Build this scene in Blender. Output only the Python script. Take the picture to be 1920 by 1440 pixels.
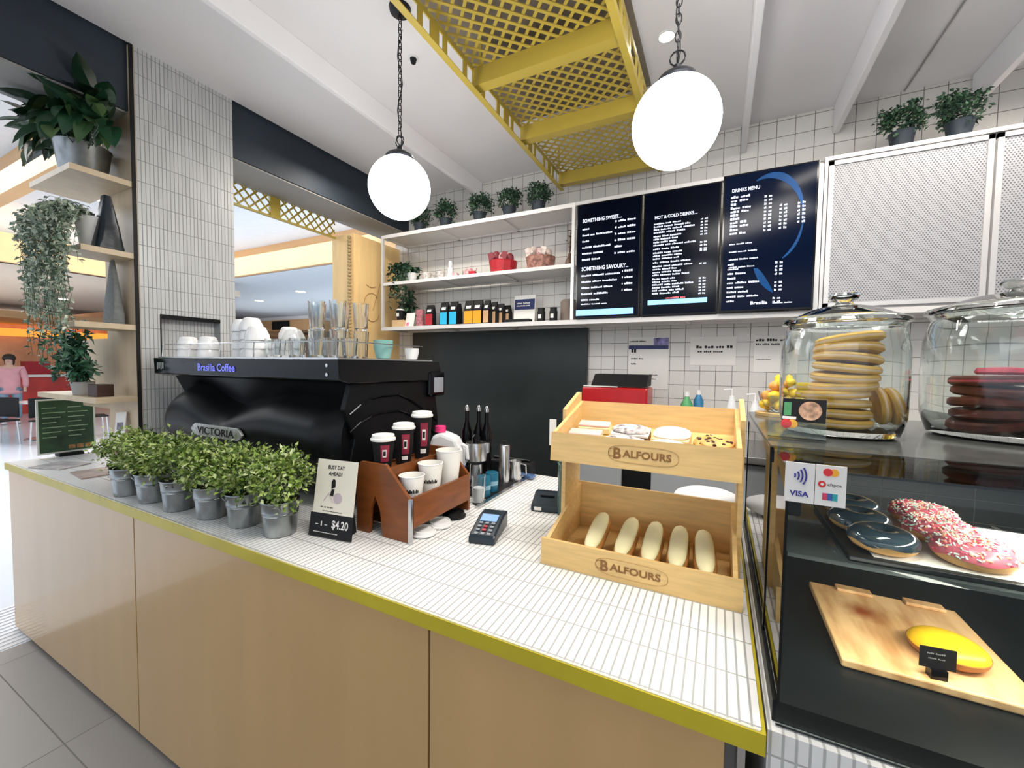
import bpy, bmesh, math, random
from mathutils import Vector, Matrix
R = math.radians
for o in list(bpy.data.objects): bpy.data.objects.remove(o)
S = bpy.context.scene
COL = S.collection
# ---------------------------------------------------------------- camera
H = 1.58
yaw, pitch, roll = R(26.786), R(2.601), R(.8085)
rv = Vector((math.cos(yaw), math.sin(yaw), 0)); fv = Vector((-math.sin(yaw), math.cos(yaw), 0)); uv = Vector((0, 0, 1))
f2 = fv*math.cos(pitch) - uv*math.sin(pitch); u2 = uv*math.cos(pitch) + fv*math.sin(pitch)
r3 = rv*math.cos(roll) + u2*math.sin(roll); u3 = u2*math.cos(roll) - rv*math.sin(roll)
cd = bpy.data.cameras.new('camera'); cam = bpy.data.objects.new('camera', cd); COL.objects.link(cam)
m = Matrix.Identity(4)
for i in range(3): m[i][0] = r3[i]; m[i][1] = u3[i]; m[i][2] = -f2[i]
m[2][3] = H; cam.matrix_world = m
cd.sensor_width = 36; cd.lens = 767.465/1920*36; cd.clip_start = .02
S.camera = cam
# ---------------------------------------------------------------- world, exposure, big lights
S.view_settings.view_transform = 'Standard'; S.view_settings.look = 'None'
S.view_settings.exposure = .5; S.view_settings.gamma = 1; S.view_settings.use_curve_mapping = False
w = bpy.data.worlds.new('world'); S.world = w; w.use_nodes = True
w.node_tree.nodes['Background'].inputs[0].default_value = (.80, .88, 1, 1)
w.node_tree.nodes['Background'].inputs[1].default_value = .85
def area(name, loc, tgt, sx, sy, e, c=(1, .97, .92)):
    l = bpy.data.lights.new(name, 'AREA'); l.shape = 'RECTANGLE'; l.size = sx; l.size_y = sy; l.energy = e; l.color = c
    o = bpy.data.objects.new(name, l); COL.objects.link(o); o.location = loc
    o.rotation_euler = (Vector(tgt)-Vector(loc)).to_track_quat('-Z', 'Y').to_euler(); return o
area('mall_light', (-1.2, -3.2, 3.9), (-.8, 1.2, 1.0), 6, 2.5, 60, (1, .98, .95))
area('kiosk_light', (-2.0, 2.2, 3.03), (-2.0, 2.2, 0), 1.2, .12, 16, (1, .93, .83))
area('kiosk_light', (.9, 2.2, 3.0), (.8, 2.3, 0), 1.4, .12, 16, (1, .93, .85))
area('kiosk_light', (.2, .75, 3.05), (-.3, 1.3, 1), 1.2, .3, 30, (1, .95, .88))
area('ceiling_fill', (-8, 4.6, 2.9), (-8, 4.6, 4), 8, .5, 20, (.95, .97, 1))  # unseen uplights added to brighten the concourse ceilings
area('ceiling_fill', (-11, 9, 2.6), (-11, 9, 4), 10, 3, 42, (.92, .97, 1))
area('ceiling_fill', (-14, 2.4, 2.3), (-14, 2.4, 4), 6, 3, 26, (1, .93, .85))
area('concourse_light', (-9, 2, 3.9), (-9, 2, 0), 7, 7, 420, (.95, .98, 1))
# ---------------------------------------------------------------- materials
MATS = {}
def mat(name, c, rough=.5, metal=0, noise=0, nscale=8, emit=0, alpha=1, trans=0, bump=0, spec=.5, ior=1.45, coat=0, stretch=(1, 1, 1)):
    if name in MATS: return MATS[name]
    M = bpy.data.materials.new(name); M.use_nodes = True; N = M.node_tree.nodes; L = M.node_tree.links
    b = N['Principled BSDF']; b.inputs['Base Color'].default_value = (*c, 1); b.inputs['Roughness'].default_value = rough
    b.inputs['Metallic'].default_value = metal; b.inputs['Specular IOR Level'].default_value = spec; b.inputs['IOR'].default_value = ior
    b.inputs['Coat Weight'].default_value = coat; b.inputs['Alpha'].default_value = alpha; b.inputs['Transmission Weight'].default_value = trans
    if emit: b.inputs['Emission Color'].default_value = (*c, 1); b.inputs['Emission Strength'].default_value = emit
    if noise or bump:
        t = N.new('ShaderNodeTexCoord'); mp = N.new('ShaderNodeMapping'); mp.inputs['Scale'].default_value = stretch
        n = N.new('ShaderNodeTexNoise'); n.inputs['Scale'].default_value = nscale; n.inputs['Detail'].default_value = 5
        L.new(t.outputs['Object'], mp.inputs[0]); L.new(mp.outputs[0], n.inputs['Vector'])
        if noise:
            r = N.new('ShaderNodeValToRGB'); k = noise
            r.color_ramp.elements[0].position = .3; r.color_ramp.elements[1].position = .7
            r.color_ramp.elements[0].color = (*[x*(1-k) for x in c], 1); r.color_ramp.elements[1].color = (*[min(1, x*(1+k*.6)) for x in c], 1)
            L.new(n.outputs[0], r.inputs[0]); L.new(r.outputs[0], b.inputs['Base Color'])
            if emit: L.new(r.outputs[0], b.inputs['Emission Color'])
        if bump:
            bp = N.new('ShaderNodeBump'); bp.inputs['Strength'].default_value = bump; bp.inputs['Distance'].default_value = .004
            L.new(n.outputs[0], bp.inputs['Height']); L.new(bp.outputs[0], b.inputs['Normal'])
    MATS[name] = M; return M
def math_n(N, L, op, a, b=None, c=None):
    n = N.new('ShaderNodeMath'); n.operation = op
    for i, v in enumerate((a, b, c)):
        if v is None: continue
        if isinstance(v, (int, float)): n.inputs[i].default_value = v
        else: L.new(v, n.inputs[i])
    return n.outputs[0]
def grid_mat(name, ax1, p1, o1, ax2, p2, o2, tile, grout, g=.0018, rough=.25, var=.06, bump=.5, round_ends=False):
    """grid of tiles over two object axes"""
    M = bpy.data.materials.new(name); M.use_nodes = True; N = M.node_tree.nodes; L = M.node_tree.links
    b = N['Principled BSDF']; t = N.new('ShaderNodeTexCoord'); s = N.new('ShaderNodeSeparateXYZ'); L.new(t.outputs['Object'], s.inputs[0])
    f = lambda *a: math_n(N, L, *a)
    def axis(ax, p, o):
        v = f('DIVIDE', f('SUBTRACT', s.outputs[ax], o), p)
        fr = f('FRACT', v); d = f('MULTIPLY', f('MINIMUM', fr, f('SUBTRACT', 1.0, fr)), p)
        return f('FLOOR', v), d
    i1, d1 = axis(ax1, p1, o1); i2, d2 = axis(ax2, p2, o2)
    d = f('MINIMUM', d1, d2)
    mr = N.new('ShaderNodeMapRange'); mr.interpolation_type = 'SMOOTHSTEP'; L.new(d, mr.inputs[0])
    mr.inputs[1].default_value = g*.6; mr.inputs[2].default_value = g*1.6
    cv = N.new('ShaderNodeCombineXYZ'); L.new(i1, cv.inputs[0]); L.new(i2, cv.inputs[1])
    wn = N.new('ShaderNodeTexWhiteNoise'); L.new(cv.outputs[0], wn.inputs['Vector'])
    k = f('SUBTRACT', 1.0, f('MULTIPLY', wn.outputs['Value'], var))
    hsv = N.new('ShaderNodeHueSaturation'); hsv.inputs['Color'].default_value = (*tile, 1); L.new(k, hsv.inputs['Value'])
    mx = N.new('ShaderNodeMix'); mx.data_type = 'RGBA'; L.new(mr.outputs[0], mx.inputs['Factor'])
    mx.inputs[6].default_value = (*grout, 1); L.new(hsv.outputs[0], mx.inputs[7]); L.new(mx.outputs[2], b.inputs['Base Color'])
    ro = N.new('ShaderNodeMapRange'); L.new(mr.outputs[0], ro.inputs[0]); ro.inputs[3].default_value = .8; ro.inputs[4].default_value = rough
    L.new(ro.outputs[0], b.inputs['Roughness'])
    bp = N.new('ShaderNodeBump'); bp.inputs['Strength'].default_value = bump; bp.inputs['Distance'].default_value = .002
    L.new(mr.outputs[0], bp.inputs['Height']); L.new(bp.outputs[0], b.inputs['Normal'])
    MATS[name] = M; return M
def leaf_mat(name, cols, rough=.45):
    M = bpy.data.materials.new(name); M.use_nodes = True; N = M.node_tree.nodes; L = M.node_tree.links
    b = N['Principled BSDF']; g = N.new('ShaderNodeNewGeometry'); r = N.new('ShaderNodeValToRGB')
    while len(r.color_ramp.elements) < len(cols): r.color_ramp.elements.new(.5)
    for i, c in enumerate(cols):
        r.color_ramp.elements[i].position = i/(len(cols)-1); r.color_ramp.elements[i].color = (*c, 1)
    L.new(g.outputs['Random Per Island'], r.inputs[0]); L.new(r.outputs[0], b.inputs['Base Color'])
    b.inputs['Roughness'].default_value = rough; b.inputs['Subsurface Weight'].default_value = 0
    MATS[name] = M; return M
def perf_mat(name):
    """light grey sheet with a staggered grid of round holes"""
    M = bpy.data.materials.new(name); M.use_nodes = True; N = M.node_tree.nodes; L = M.node_tree.links
    b = N['Principled BSDF']; t = N.new('ShaderNodeTexCoord'); s = N.new('ShaderNodeSeparateXYZ'); L.new(t.outputs['Object'], s.inputs[0])
    f = lambda *a: math_n(N, L, *a); p = .0125
    def dist(ox, oz):
        a = f('SUBTRACT', f('FRACT', f('DIVIDE', f('ADD', s.outputs[0], ox), p)), .5)
        c = f('MULTIPLY', f('SUBTRACT', f('FRACT', f('DIVIDE', f('ADD', s.outputs[2], oz), p*1.73)), .5), 1.73)
        return f('SQRT', f('ADD', f('MULTIPLY', a, a), f('MULTIPLY', c, c)))
    d = f('MINIMUM', dist(0, 0), dist(p/2, p*1.73/2))
    mr = N.new('ShaderNodeMapRange'); L.new(d, mr.inputs[0]); mr.inputs[1].default_value = .22; mr.inputs[2].default_value = .30
    mx = N.new('ShaderNodeMix'); mx.data_type = 'RGBA'; L.new(mr.outputs[0], mx.inputs['Factor'])
    mx.inputs[6].default_value = (.10, .10, .12, 1); mx.inputs[7].default_value = (.38, .38, .39, 1)
    L.new(mx.outputs[2], b.inputs['Base Color']); b.inputs['Roughness'].default_value = .4
    MATS[name] = M; return M
W_ = (.83, .83, .81)
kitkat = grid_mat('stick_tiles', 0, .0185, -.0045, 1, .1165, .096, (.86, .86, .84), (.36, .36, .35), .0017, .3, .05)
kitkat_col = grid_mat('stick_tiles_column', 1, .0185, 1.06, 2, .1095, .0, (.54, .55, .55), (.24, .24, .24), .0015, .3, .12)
kitkat_front = grid_mat('stick_tiles_front', 0, .0185, .0, 2, .1165, .0, (.75, .75, .73), (.42, .42, .40), .0017, .3, .05)
sqtile = grid_mat('square_tiles', 0, .1012, -.931+.0506*0, 2, .1015, 1.254, (.70, .68, .64), (.16, .15, .14), .0016, .2, .05)
ply = mat('birch_plywood', (.50, .315, .135), .24, noise=.05, nscale=1.2, stretch=(5, 5, .7), coat=.3)
ply2 = mat('pale_plywood', (.58, .46, .31), .45, noise=.10, nscale=3, stretch=(6, 6, .6))
woodwall = mat('honey_plywood', (.80, .55, .25), .5, noise=.12, nscale=3, stretch=(5, 5, .6))
yellow = mat('yellow_paint', (.50, .405, .022), .35, noise=.12, nscale=5)
yel2 = mat('mustard_metal', (.48, .36, .06), .4, noise=.08, nscale=3)
white = mat('white_paint', (.78, .78, .78), .6, noise=.03)
ceilm = mat('ceiling_white', (.84, .83, .85), .55, noise=.03, nscale=2)
navy = mat('dark_bulkhead', (.022, .032, .045), .6, noise=.2, nscale=2)
ceilshade = mat('ceiling_shade', (.20, .17, .13), .7, noise=.1)
greyp = mat('grey_paint', (.33, .32, .30), .7, noise=.06, nscale=2)
char = mat('charcoal_panel', (.024, .031, .030), .38, noise=.25, nscale=2.5)
frame_m = mat('silver_frame', (.62, .61, .60), .35, metal=.3, noise=.04)
shelf_m = mat('shelf_white', (.66, .64, .62), .4, noise=.04)
blackg = mat('black_gloss', (.003, .003, .004), .10, noise=.2, spec=.3)
blacks = mat('black_satin', (.0045, .005, .006), .36, noise=.2, spec=.22)
blackm = mat('black_matt', (.010, .010, .011), .55, noise=.2, spec=.25)
chain_m = mat('chain_black', (.012, .014, .02), .4, metal=.4, noise=.1)
galv = mat('galvanised_steel', (.36, .38, .38), .30, metal=.95, noise=.3, nscale=25, stretch=(1, 1, .5))
steel = mat('stainless_steel', (.62, .62, .62), .22, metal=1, noise=.06, nscale=20)
rackw = mat('pine_rack', (.70, .47, .19), .5, noise=.14, nscale=9, stretch=(1, 6, 9))
rackd = mat('burnt_print', (.24, .11, .03), .7, noise=.1)
cadw = mat('brown_wood', (.20, .058, .012), .35, noise=.25, nscale=7, stretch=(1, 1, 5))
paper = mat('paper_white', (.78, .76, .72), .7, noise=.02)
cream = mat('cream_paper', (.74, .70, .58), .7, noise=.03)
foam = mat('white_cup', (.84, .83, .78), .45, noise=.02)
porc = mat('porcelain', (.80, .80, .79), .15, noise=.02)
teal = mat('teal_cup', (.22, .43, .40), .35, noise=.08)
red = mat('red_enamel', (.45, .008, .01), .25, noise=.1)
redb = mat('red_box', (.42, .012, .022), .5, noise=.25, nscale=30)
cyan = mat('cyan_bag', (.02, .42, .68), .45, noise=.1)
orng = mat('orange_bag', (.85, .33, .01), .5, noise=.08)
pinkm = mat('pink_plastic', (.85, .05, .22), .4, noise=.05)
milk = mat('milk_plastic', (.72, .73, .74), .4, noise=.04)
bluep = mat('blue_plastic', (.02, .12, .5), .35, noise=.1)
tealp = mat('dark_teal_plastic', (.01, .12, .20), .3, noise=.2)
glass = mat('clear_glass', (.93, .97, .95), .02, trans=1, noise=0, ior=1.45)
glassg = mat('green_glass', (.35, .55, .45), .05, trans=.85, ior=1.45)
pane_m = mat('display_glass', (.95, .97, .97), .0, alpha=.10, spec=.9)
floorg = grid_mat('concrete_tiles', 0, .9, .35, 1, .9, -.28, (.235, .218, .200), (.15, .14, .13), .002, .35, .12, .2)
floorw = mat('mall_floor', (.70, .74, .80), .12, noise=.05, nscale=1.2)
shop_o = mat('orange_shop', (.62, .34, .20), .6, noise=.35, nscale=1, emit=.12)
soffit = mat('wood_soffit', (.70, .42, .20), .5, noise=.10, nscale=2, stretch=(.4, .4, 4))
mallc = mat('mall_ceiling', (.62, .68, .74), .6, noise=.03)
lampm = mat('lamp_white', (1, .985, .96), .5, emit=14)
spot_m = mat('downlight_lens', (1, .97, .9), .5, emit=14)
leafg = leaf_mat('bush_leaves', [(.04, .08, .012), (.14, .24, .03), (.28, .40, .07), (.42, .52, .16), (.60, .66, .36)])
leafd = leaf_mat('dark_leaves', [(.006, .022, .012), (.012, .05, .022), (.02, .07, .03), (.14, .22, .07)], .3)
leafs = leaf_mat('silver_leaves', [(.22, .30, .22), (.42, .50, .38), (.66, .70, .58), (.14, .22, .16)], .4)
leafk = leaf_mat('shelf_leaves', [(.008, .03, .02), (.02, .06, .03), (.04, .10, .05), (.08, .15, .08)], .5)
trail_g = leaf_mat('trailing_green', [(.01, .05, .03), (.03, .11, .05), (.06, .18, .10), (.15, .28, .18)], .4)
soil = mat('soil', (.03, .02, .012), .9, noise=.3, nscale=40)
# ---------------------------------------------------------------- mesh builder
class MB:
    def __init__(s): s.v = []; s.f = []; s.mi = []; s.m = 0
    def add(s, vs, fs, M=None):
        n = len(s.v)
        for p in vs:
            p = Vector(p); s.v.append(M @ p if M else p)
        for f in fs: s.f.append([i+n for i in f]); s.mi.append(s.m)
        return s
    def box(s, x0, x1, y0, y1, z0, z1, M=None):
        return s.add([(x, y, z) for x in (x0, x1) for y in (y0, y1) for z in (z0, z1)],
                     [(0, 1, 3, 2), (4, 6, 7, 5), (0, 4, 5, 1), (2, 3, 7, 6), (0, 2, 6, 4), (1, 5, 7, 3)], M)
    def cb(s, c, d, M=None): return s.box(c[0]-d[0]/2, c[0]+d[0]/2, c[1]-d[1]/2, c[1]+d[1]/2, c[2]-d[2]/2, c[2]+d[2]/2, M)
    def prism(s, poly, ax, a, b, M=None):
        def P(p, t): q = list(p); q.insert(ax, t); return q
        n = len(poly)
        vs = [P(p, a) for p in poly] + [P(p, b) for p in poly]
        fs = [list(range(n))[::-1], list(range(n, 2*n))] + [(i, (i+1) % n, n+(i+1) % n, n+i) for i in range(n)]
        return s.add(vs, fs, M)
    def lathe(s, prof, c=(0, 0, 0), seg=24, M=None, cap=True):
        vs = []; fs = []; n = len(prof)
        for i in range(seg):
            a = 2*math.pi*i/seg
            for r, z in prof: vs.append((c[0]+r*math.cos(a), c[1]+r*math.sin(a), c[2]+z))
        for i in range(seg):
            j = (i+1) % seg
            for k in range(n-1): fs.append((i*n+k, j*n+k, j*n+k+1, i*n+k+1))
        if cap:
            if prof[0][0] > 1e-6: fs.append([i*n for i in range(seg)][::-1])
            if prof[-1][0] > 1e-6: fs.append([i*n+n-1 for i in range(seg)])
        return s.add(vs, fs, M)
    def sph(s, c, r, seg=20, rings=10, M=None):
        if isinstance(r, (int, float)): r = (r, r, r)
        pr = [(math.sin(math.pi*k/rings), -math.cos(math.pi*k/rings)) for k in range(rings+1)]
        vs = []; fs = []; n = rings+1
        for i in range(seg):
            a = 2*math.pi*i/seg
            for q, z in pr: vs.append((c[0]+r[0]*q*math.cos(a), c[1]+r[1]*q*math.sin(a), c[2]+r[2]*z))
        for i in range(seg):
            j = (i+1) % seg
            for k in range(rings): fs.append((i*n+k, j*n+k, j*n+k+1, i*n+k+1))
        return s.add(vs, fs, M)
    def tube(s, pts, r, seg=8, closed=False, M=None):
        pts = [Vector(p) for p in pts]; n = len(pts); vs = []; fs = []
        for i, p in enumerate(pts):
            if closed: d = pts[(i+1) % n]-pts[i-1]
            else: d = pts[min(i+1, n-1)]-pts[max(i-1, 0)]
            d.normalize(); a = Vector((0, 0, 1)) if abs(d.z) < .9 else Vector((1, 0, 0))
            x = d.cross(a).normalized(); y = d.cross(x)
            rr = r[i] if isinstance(r, (list, tuple)) else r
            for k in range(seg):
                t = 2*math.pi*k/seg; vs.append(p + x*rr*math.cos(t) + y*rr*math.sin(t))
        for i in range(n if closed else n-1):
            j = (i+1) % n
            for k in range(seg): fs.append((i*seg+k, i*seg+(k+1) % seg, j*seg+(k+1) % seg, j*seg+k))
        if not closed: fs.append(list(range(seg))); fs.append(list(range((n-1)*seg, n*seg))[::-1])
        return s.add(vs, fs, M)
    def quad(s, *p): return s.add(p, [tuple(range(len(p)))])
    def leaf(s, p, d, up, l, w, bend=.2):
        d = Vector(d).normalized(); x = d.cross(Vector(up)).normalized(); n = x.cross(d); p = Vector(p)
        a = p; b = p+d*l*.5+x*w/2+n*l*.06; c = p+d*l-n*l*bend; e = p+d*l*.5-x*w/2+n*l*.06; mm = p+d*l*.5-n*l*.02
        return s.add([a, b, c, e, mm], [(0, 1, 4), (1, 2, 4), (4, 2, 3), (0, 4, 3)])
def big_leaf(b, p, d, up, l, w, bend):
    d = Vector(d).normalized(); x = d.cross(Vector(up)).normalized(); n = x.cross(d); p = Vector(p); vs = []; fs = []; K = 6
    for i in range(K+1):
        u = i/K; hw = w/2*math.sin(math.pi*min(1, u**.75))**.8 if 0 < u < 1 else 0; c = p+d*l*u-n*l*bend*u*u
        vs += [c-x*hw+n*hw*.35, c, c+x*hw+n*hw*.35]
    for i in range(K): fs += [(3*i, 3*i+1, 3*i+4, 3*i+3), (3*i+1, 3*i+2, 3*i+5, 3*i+4)]
    b.add(vs, fs)
def obj(name, mb, mt, parent=None, smooth=False, bevel=0, loc=None, fix=True):
    me = bpy.data.meshes.new(name); base = Vector((0, 0, 0))
    if parent is not None and getattr(mb, 'world', False):
        base = ORG[parent.name]
    me.from_pydata([v-base for v in mb.v], [], mb.f)
    ms = mt if isinstance(mt, (list, tuple)) else [mt]
    for k in ms: me.materials.append(k)
    if len(ms) > 1: me.polygons.foreach_set('material_index', mb.mi)
    if fix:
        bm = bmesh.new(); bm.from_mesh(me); bmesh.ops.recalc_face_normals(bm, faces=bm.faces); bm.to_mesh(me); bm.free()
    if smooth: me.shade_smooth(); me.set_sharp_from_angle(angle=R(35))
    me.update()
    o = bpy.data.objects.new(name, me); COL.objects.link(o)
    if parent is not None: o.parent = parent
    if loc: o.location = loc
    if bevel:
        b = o.modifiers.new('bevel', 'BEVEL'); b.width = bevel; b.segments = 2; b.limit_method = 'ANGLE'
    return o
ORG = {}
def WB():
    b = MB(); b.world = True; return b
def tag(o, label, cat, group=None, kind=None):
    o['label'] = label; o['category'] = cat
    if group: o['group'] = group
    if kind: o['kind'] = kind
    return o
def thing(name, label, cat, loc=(0, 0, 0), rz=0, group=None):
    o = bpy.data.objects.new(name, None); COL.objects.link(o); o.location = loc; o.rotation_euler = (0, 0, rz); o.empty_display_size = .05
    ORG[o.name] = Vector(loc); return tag(o, label, cat, group)
def struct(name, mb, mt, **k):
    o = obj(name, mb, mt, **k); o['kind'] = 'structure'; return o
def dup(root, loc, rz=None, label=None, group=None, scale=None):
    def cp(o, par):
        c = o.copy(); COL.objects.link(c); c.parent = par
        for ch in list(o.children): cp(ch, c)
        return c
    r = cp(root, None); r.location = loc
    if rz is not None: r.rotation_euler = (0, 0, rz)
    if label: r['label'] = label
    if group: r['group'] = group
    if scale: r.scale = scale if not isinstance(scale, (int, float)) else (scale,)*3
    return r
def txt_mb(mb, s, org, right, up, height, width=None, depth=.0006, bold=0):
    cu = bpy.data.curves.new('t', 'FONT'); cu.body = s; cu.size = 1; cu.offset = bold; cu.resolution_u = 3; cu.extrude = .0
    o = bpy.data.objects.new('t', cu); COL.objects.link(o)
    dg = bpy.context.evaluated_depsgraph_get(); me = bpy.data.meshes.new_from_object(o.evaluated_get(dg))
    xs = [v.co.x for v in me.vertices]; ys = [v.co.y for v in me.vertices]
    if xs:
        right = Vector(right).normalized(); up = Vector(up).normalized(); nrm = right.cross(up)
        kx0 = min(xs); wd = max(xs)-kx0; hh = .7
        sy = height/hh; sx = (width/wd) if width else sy
        vs = [Vector(org)+right*(v.co.x-kx0)*sx+up*v.co.y*sy+nrm*depth for v in me.vertices]
        mb.add(vs, [tuple(p.vertices) for p in me.polygons])
    bpy.data.objects.remove(o); bpy.data.curves.remove(cu); bpy.data.meshes.remove(me)
    return mb
def circ(c, r, ax, n=24, a0=0, a1=2*math.pi):
    c = Vector(c); out = []
    e = [Vector((1, 0, 0)), Vector((0, 1, 0)), Vector((0, 0, 1))]; e.pop(ax)
    for i in range(n): t = a0+(a1-a0)*i/(n if a1-a0 > 6.28 else n-1); out.append(c+e[0]*r*math.cos(t)+e[1]*r*math.sin(t))
    return out
rnd = random.Random(7)
# ================================================================= SETTING
struct('floor', MB().quad((-3.4, -5, 0), (4, -5, 0), (4, 3.3, 0), (-3.4, 3.3, 0)), floorg)
struct('floor_concourse', MB().quad((-30, -12, 0), (-3.4, -12, 0), (-3.4, 20, 0), (-30, 20, 0)), floorw)
b = MB()
for i in range(13): b.box(-3.98+i*.045, -3.955+i*.045, -.6, 1.05, 0, .004)
struct('trim_1', b, mat('tactile_white', (.75, .75, .76), .4, noise=.03))
# ceiling of the kiosk
b = MB(); b.box(-2.75, 4, -3, 3.2, 3.2, 3.3); struct('ceiling', b, ceilm)
for i, (x, z0) in enumerate(((-1.95, 3.07), (.098, 3.02), (.592, 3.03), (1.20, 3.03))):
    struct('trim_%d' % (i+2), MB().box(x-.016, x+.016, -1.2, 3.19, z0, 3.2), ceilm, bevel=.004)
struct('trim_6', MB().box(-1.26, -.40, .2, 2.5, 3.185, 3.199), ceilshade)  # taupe sheet put in for the ceiling's shade above the lattice
b = MB()
b.box(.62, 1.19, 1.9, 1.906, 3.192, 3.1995).box(.9, .906, .3, 3.19, 3.192, 3.1995)
struct('trim_7', b, mat('joint_grey', (.35, .35, .35), .7, noise=.05))
# walls
struct('wall_back', MB().box(-2.95, 3.0, 3.2, 3.3, 0, 3.3), sqtile)
struct('trim_8', MB().box(-2.70, -.937, 3.165, 3.2, 0, 1.885), char)
struct('wall_right', MB().box(3.0, 3.1, -3, 3.3, 0, 3.3), white)
b = MB(); b.box(-3.17, -2.90, 2.62, 3.2, 0, 2.72)
struct('wall_left', b, woodwall)
b = MB()
b.tube([(-2.897, 2.83+.10*math.cos(t*.2), 2.10+.13*math.sin(t*.2)) for t in range(4, 30)], .003, 5)
b.tube([(-2.897, 2.76+.12*t/9, 2.30-.02*math.sin(t*.35)) for t in range(10)], .003, 5)
b.tube([(-2.897, 2.93-.010*t, 2.33-.028*t-.004*math.sin(t)) for t in range(10)], .003, 5)
struct('trim_9', b, mat('brown_line', (.40, .22, .08), .6, noise=.1))
b = MB()
for i in range(60): b.lathe([(.013, 0), (.018, .012), (.013, .024)], (-2.93, 2.60, .9+i*.03), 8)
struct('trim_10', b, mat('rope_brown', (.42, .30, .14), .8, noise=.2))
# tiled column with a niche
yA, yB, xc = 1.06, 1.54, -2.75
nz0, nz1, ny0, ny1 = 1.60, 1.835, 1.145, 1.45
b = MB(); b.box(-3.1, xc-.06, yA, yB, 0, 3.2)
b.box(xc-.06, xc, yA, yB, 0, nz0).box(xc-.06, xc, yA, yB, nz1, 3.2).box(xc-.06, xc, yA, ny0, nz0, nz1).box(xc-.06, xc, ny1, yB, nz0, nz1)
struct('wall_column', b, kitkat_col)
b = MB(); b.box(xc-.058, xc+.002, ny0, ny1, nz1-.022, nz1-.001); b.box(xc-.058, xc+.002, ny0, ny0+.006, nz0, nz1-.022)
struct('trim_11', b, blacks)
b = MB(); b.box(-3.10, xc, yA-.016, yA, 0, 3.2); b.box(-3.46, -3.10, yA-.016, yA+.1, 1.30, 1.70)
struct('wall_front', b, ply2)
struct('trim_12', MB().box(xc-.004, xc+.004, yA-.020, yA-.004, 0, 3.2), blackm)
# bulkhead and concourse ceiling
struct('trim_13', MB().box(-3.16, -2.78, -1, 3.3, 2.87, 3.6), [navy])
struct('trim_14', MB().box(-3.15, -2.79, -1, 3.3, 2.86, 2.869), greyp)
struct('ceiling_concourse', MB().box(-26, -3.2, -6, 5.5, 4.05, 4.15), mallc)
struct('ceiling_far', MB().box(-26, -2, 5.6, 20, 3.5, 3.6), mallc)
struct('trim_15', MB().box(-26, -2, 5.5, 5.62, 3.5, 4.05), soffit)
struct('trim_16', MB().box(-16, -5.2, 1.75, 1.9, 3.62, 4.05), soffit)
struct('trim_17', MB().box(-26, -10.5, .5, 6, 3.15, 3.3), mat('soffit_pale', (.60, .52, .44), .6, noise=.05))
struct('trim_18', MB().box(-10.6, -10.4, .5, 5.4, 3.15, 3.62), soffit)
struct('trim_19', MB().box(-26, -18.2, -4, 14, 2.75, 2.95), soffit)
b = MB(); b.box(-22.2, -22, -6, 16, 0, 4.1); struct('wall_far', b, shop_o)
b = MB(); b.box(-26, -2, 14, 14.2, 0, 3.6); struct('wall_concourse', b, mat('mall_wall', (.62, .62, .60), .6, noise=.05, nscale=.6))
struct('trim_20', MB().box(-21.9, -21.6, -3, 10, 2.35, 2.6), mat('orange_sign', (.9, .36, .05), .5, noise=.05, emit=.8))
struct('trim_21', MB().box(-21.5, -21.4, 1.2, 6.5, 2.95, 3.03), mat('strip_light', (1, .98, .95), .5, emit=5, noise=.01))
# lattice valance over the opening
LT = thing('lattice_valance', 'mustard diagonal lattice valance over the opening beside the tiled column', 'lattice panel', (-3.14, 1.0, 2.71))
def lattice(mb, x0, x1, y0, y1, p, wd, f, th=.004):
    """diagonal strips clipped to a rectangle; f(a, b, t) maps to 3D"""
    for s in (1, -1):
        c0 = x0+(-1)*(y1 if s > 0 else -y0) if False else None
        lo = min(x0-s*y0, x0-s*y1, x1-s*y0, x1-s*y1); hi = max(x0-s*y0, x0-s*y1, x1-s*y0, x1-s*y1)
        k = math.floor(lo/(p*1.4142))
        while k*p*1.4142 < hi:
            c = k*p*1.4142; k += 1
            # line x = c + s*y
            ya, yb = (x0-c)/s, (x1-c)/s
            if ya > yb: ya, yb = yb, ya
            ya = max(ya, y0); yb = min(yb, y1)
            if yb-ya < .004: continue
            A = (c+s*ya, ya); B = (c+s*yb, yb); dx = wd*.7071/2
            nx, ny = (dx, -s*dx)
            q = [(A[0]+nx, A[1]+ny), (B[0]+nx, B[1]+ny), (B[0]-nx, B[1]-ny), (A[0]-nx, A[1]-ny)]
            o = .0 if s > 0 else th
            vs = [f(a, bb, o) for a, bb in q]+[f(a, bb, o+th) for a, bb in q]
            mb.add(vs, [(0, 1, 2, 3), (7, 6, 5, 4), (0, 4, 5, 1), (1, 5, 6, 2), (2, 6, 7, 3), (3, 7, 4, 0)])
b = WB(); lattice(b, 1.0, 2.62, 2.71, 2.87, .055, .013, lambda a, z, t: (-3.14+t, a, z)); obj('lattice', b, yel2, LT)
b = WB(); b.box(-3.15, -3.12, 1.0, 2.62, 2.70, 2.712); b.box(-3.15, -3.125, 2.02, 2.10, 2.71, 2.869); obj('rail', b, yel2, LT)
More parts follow.
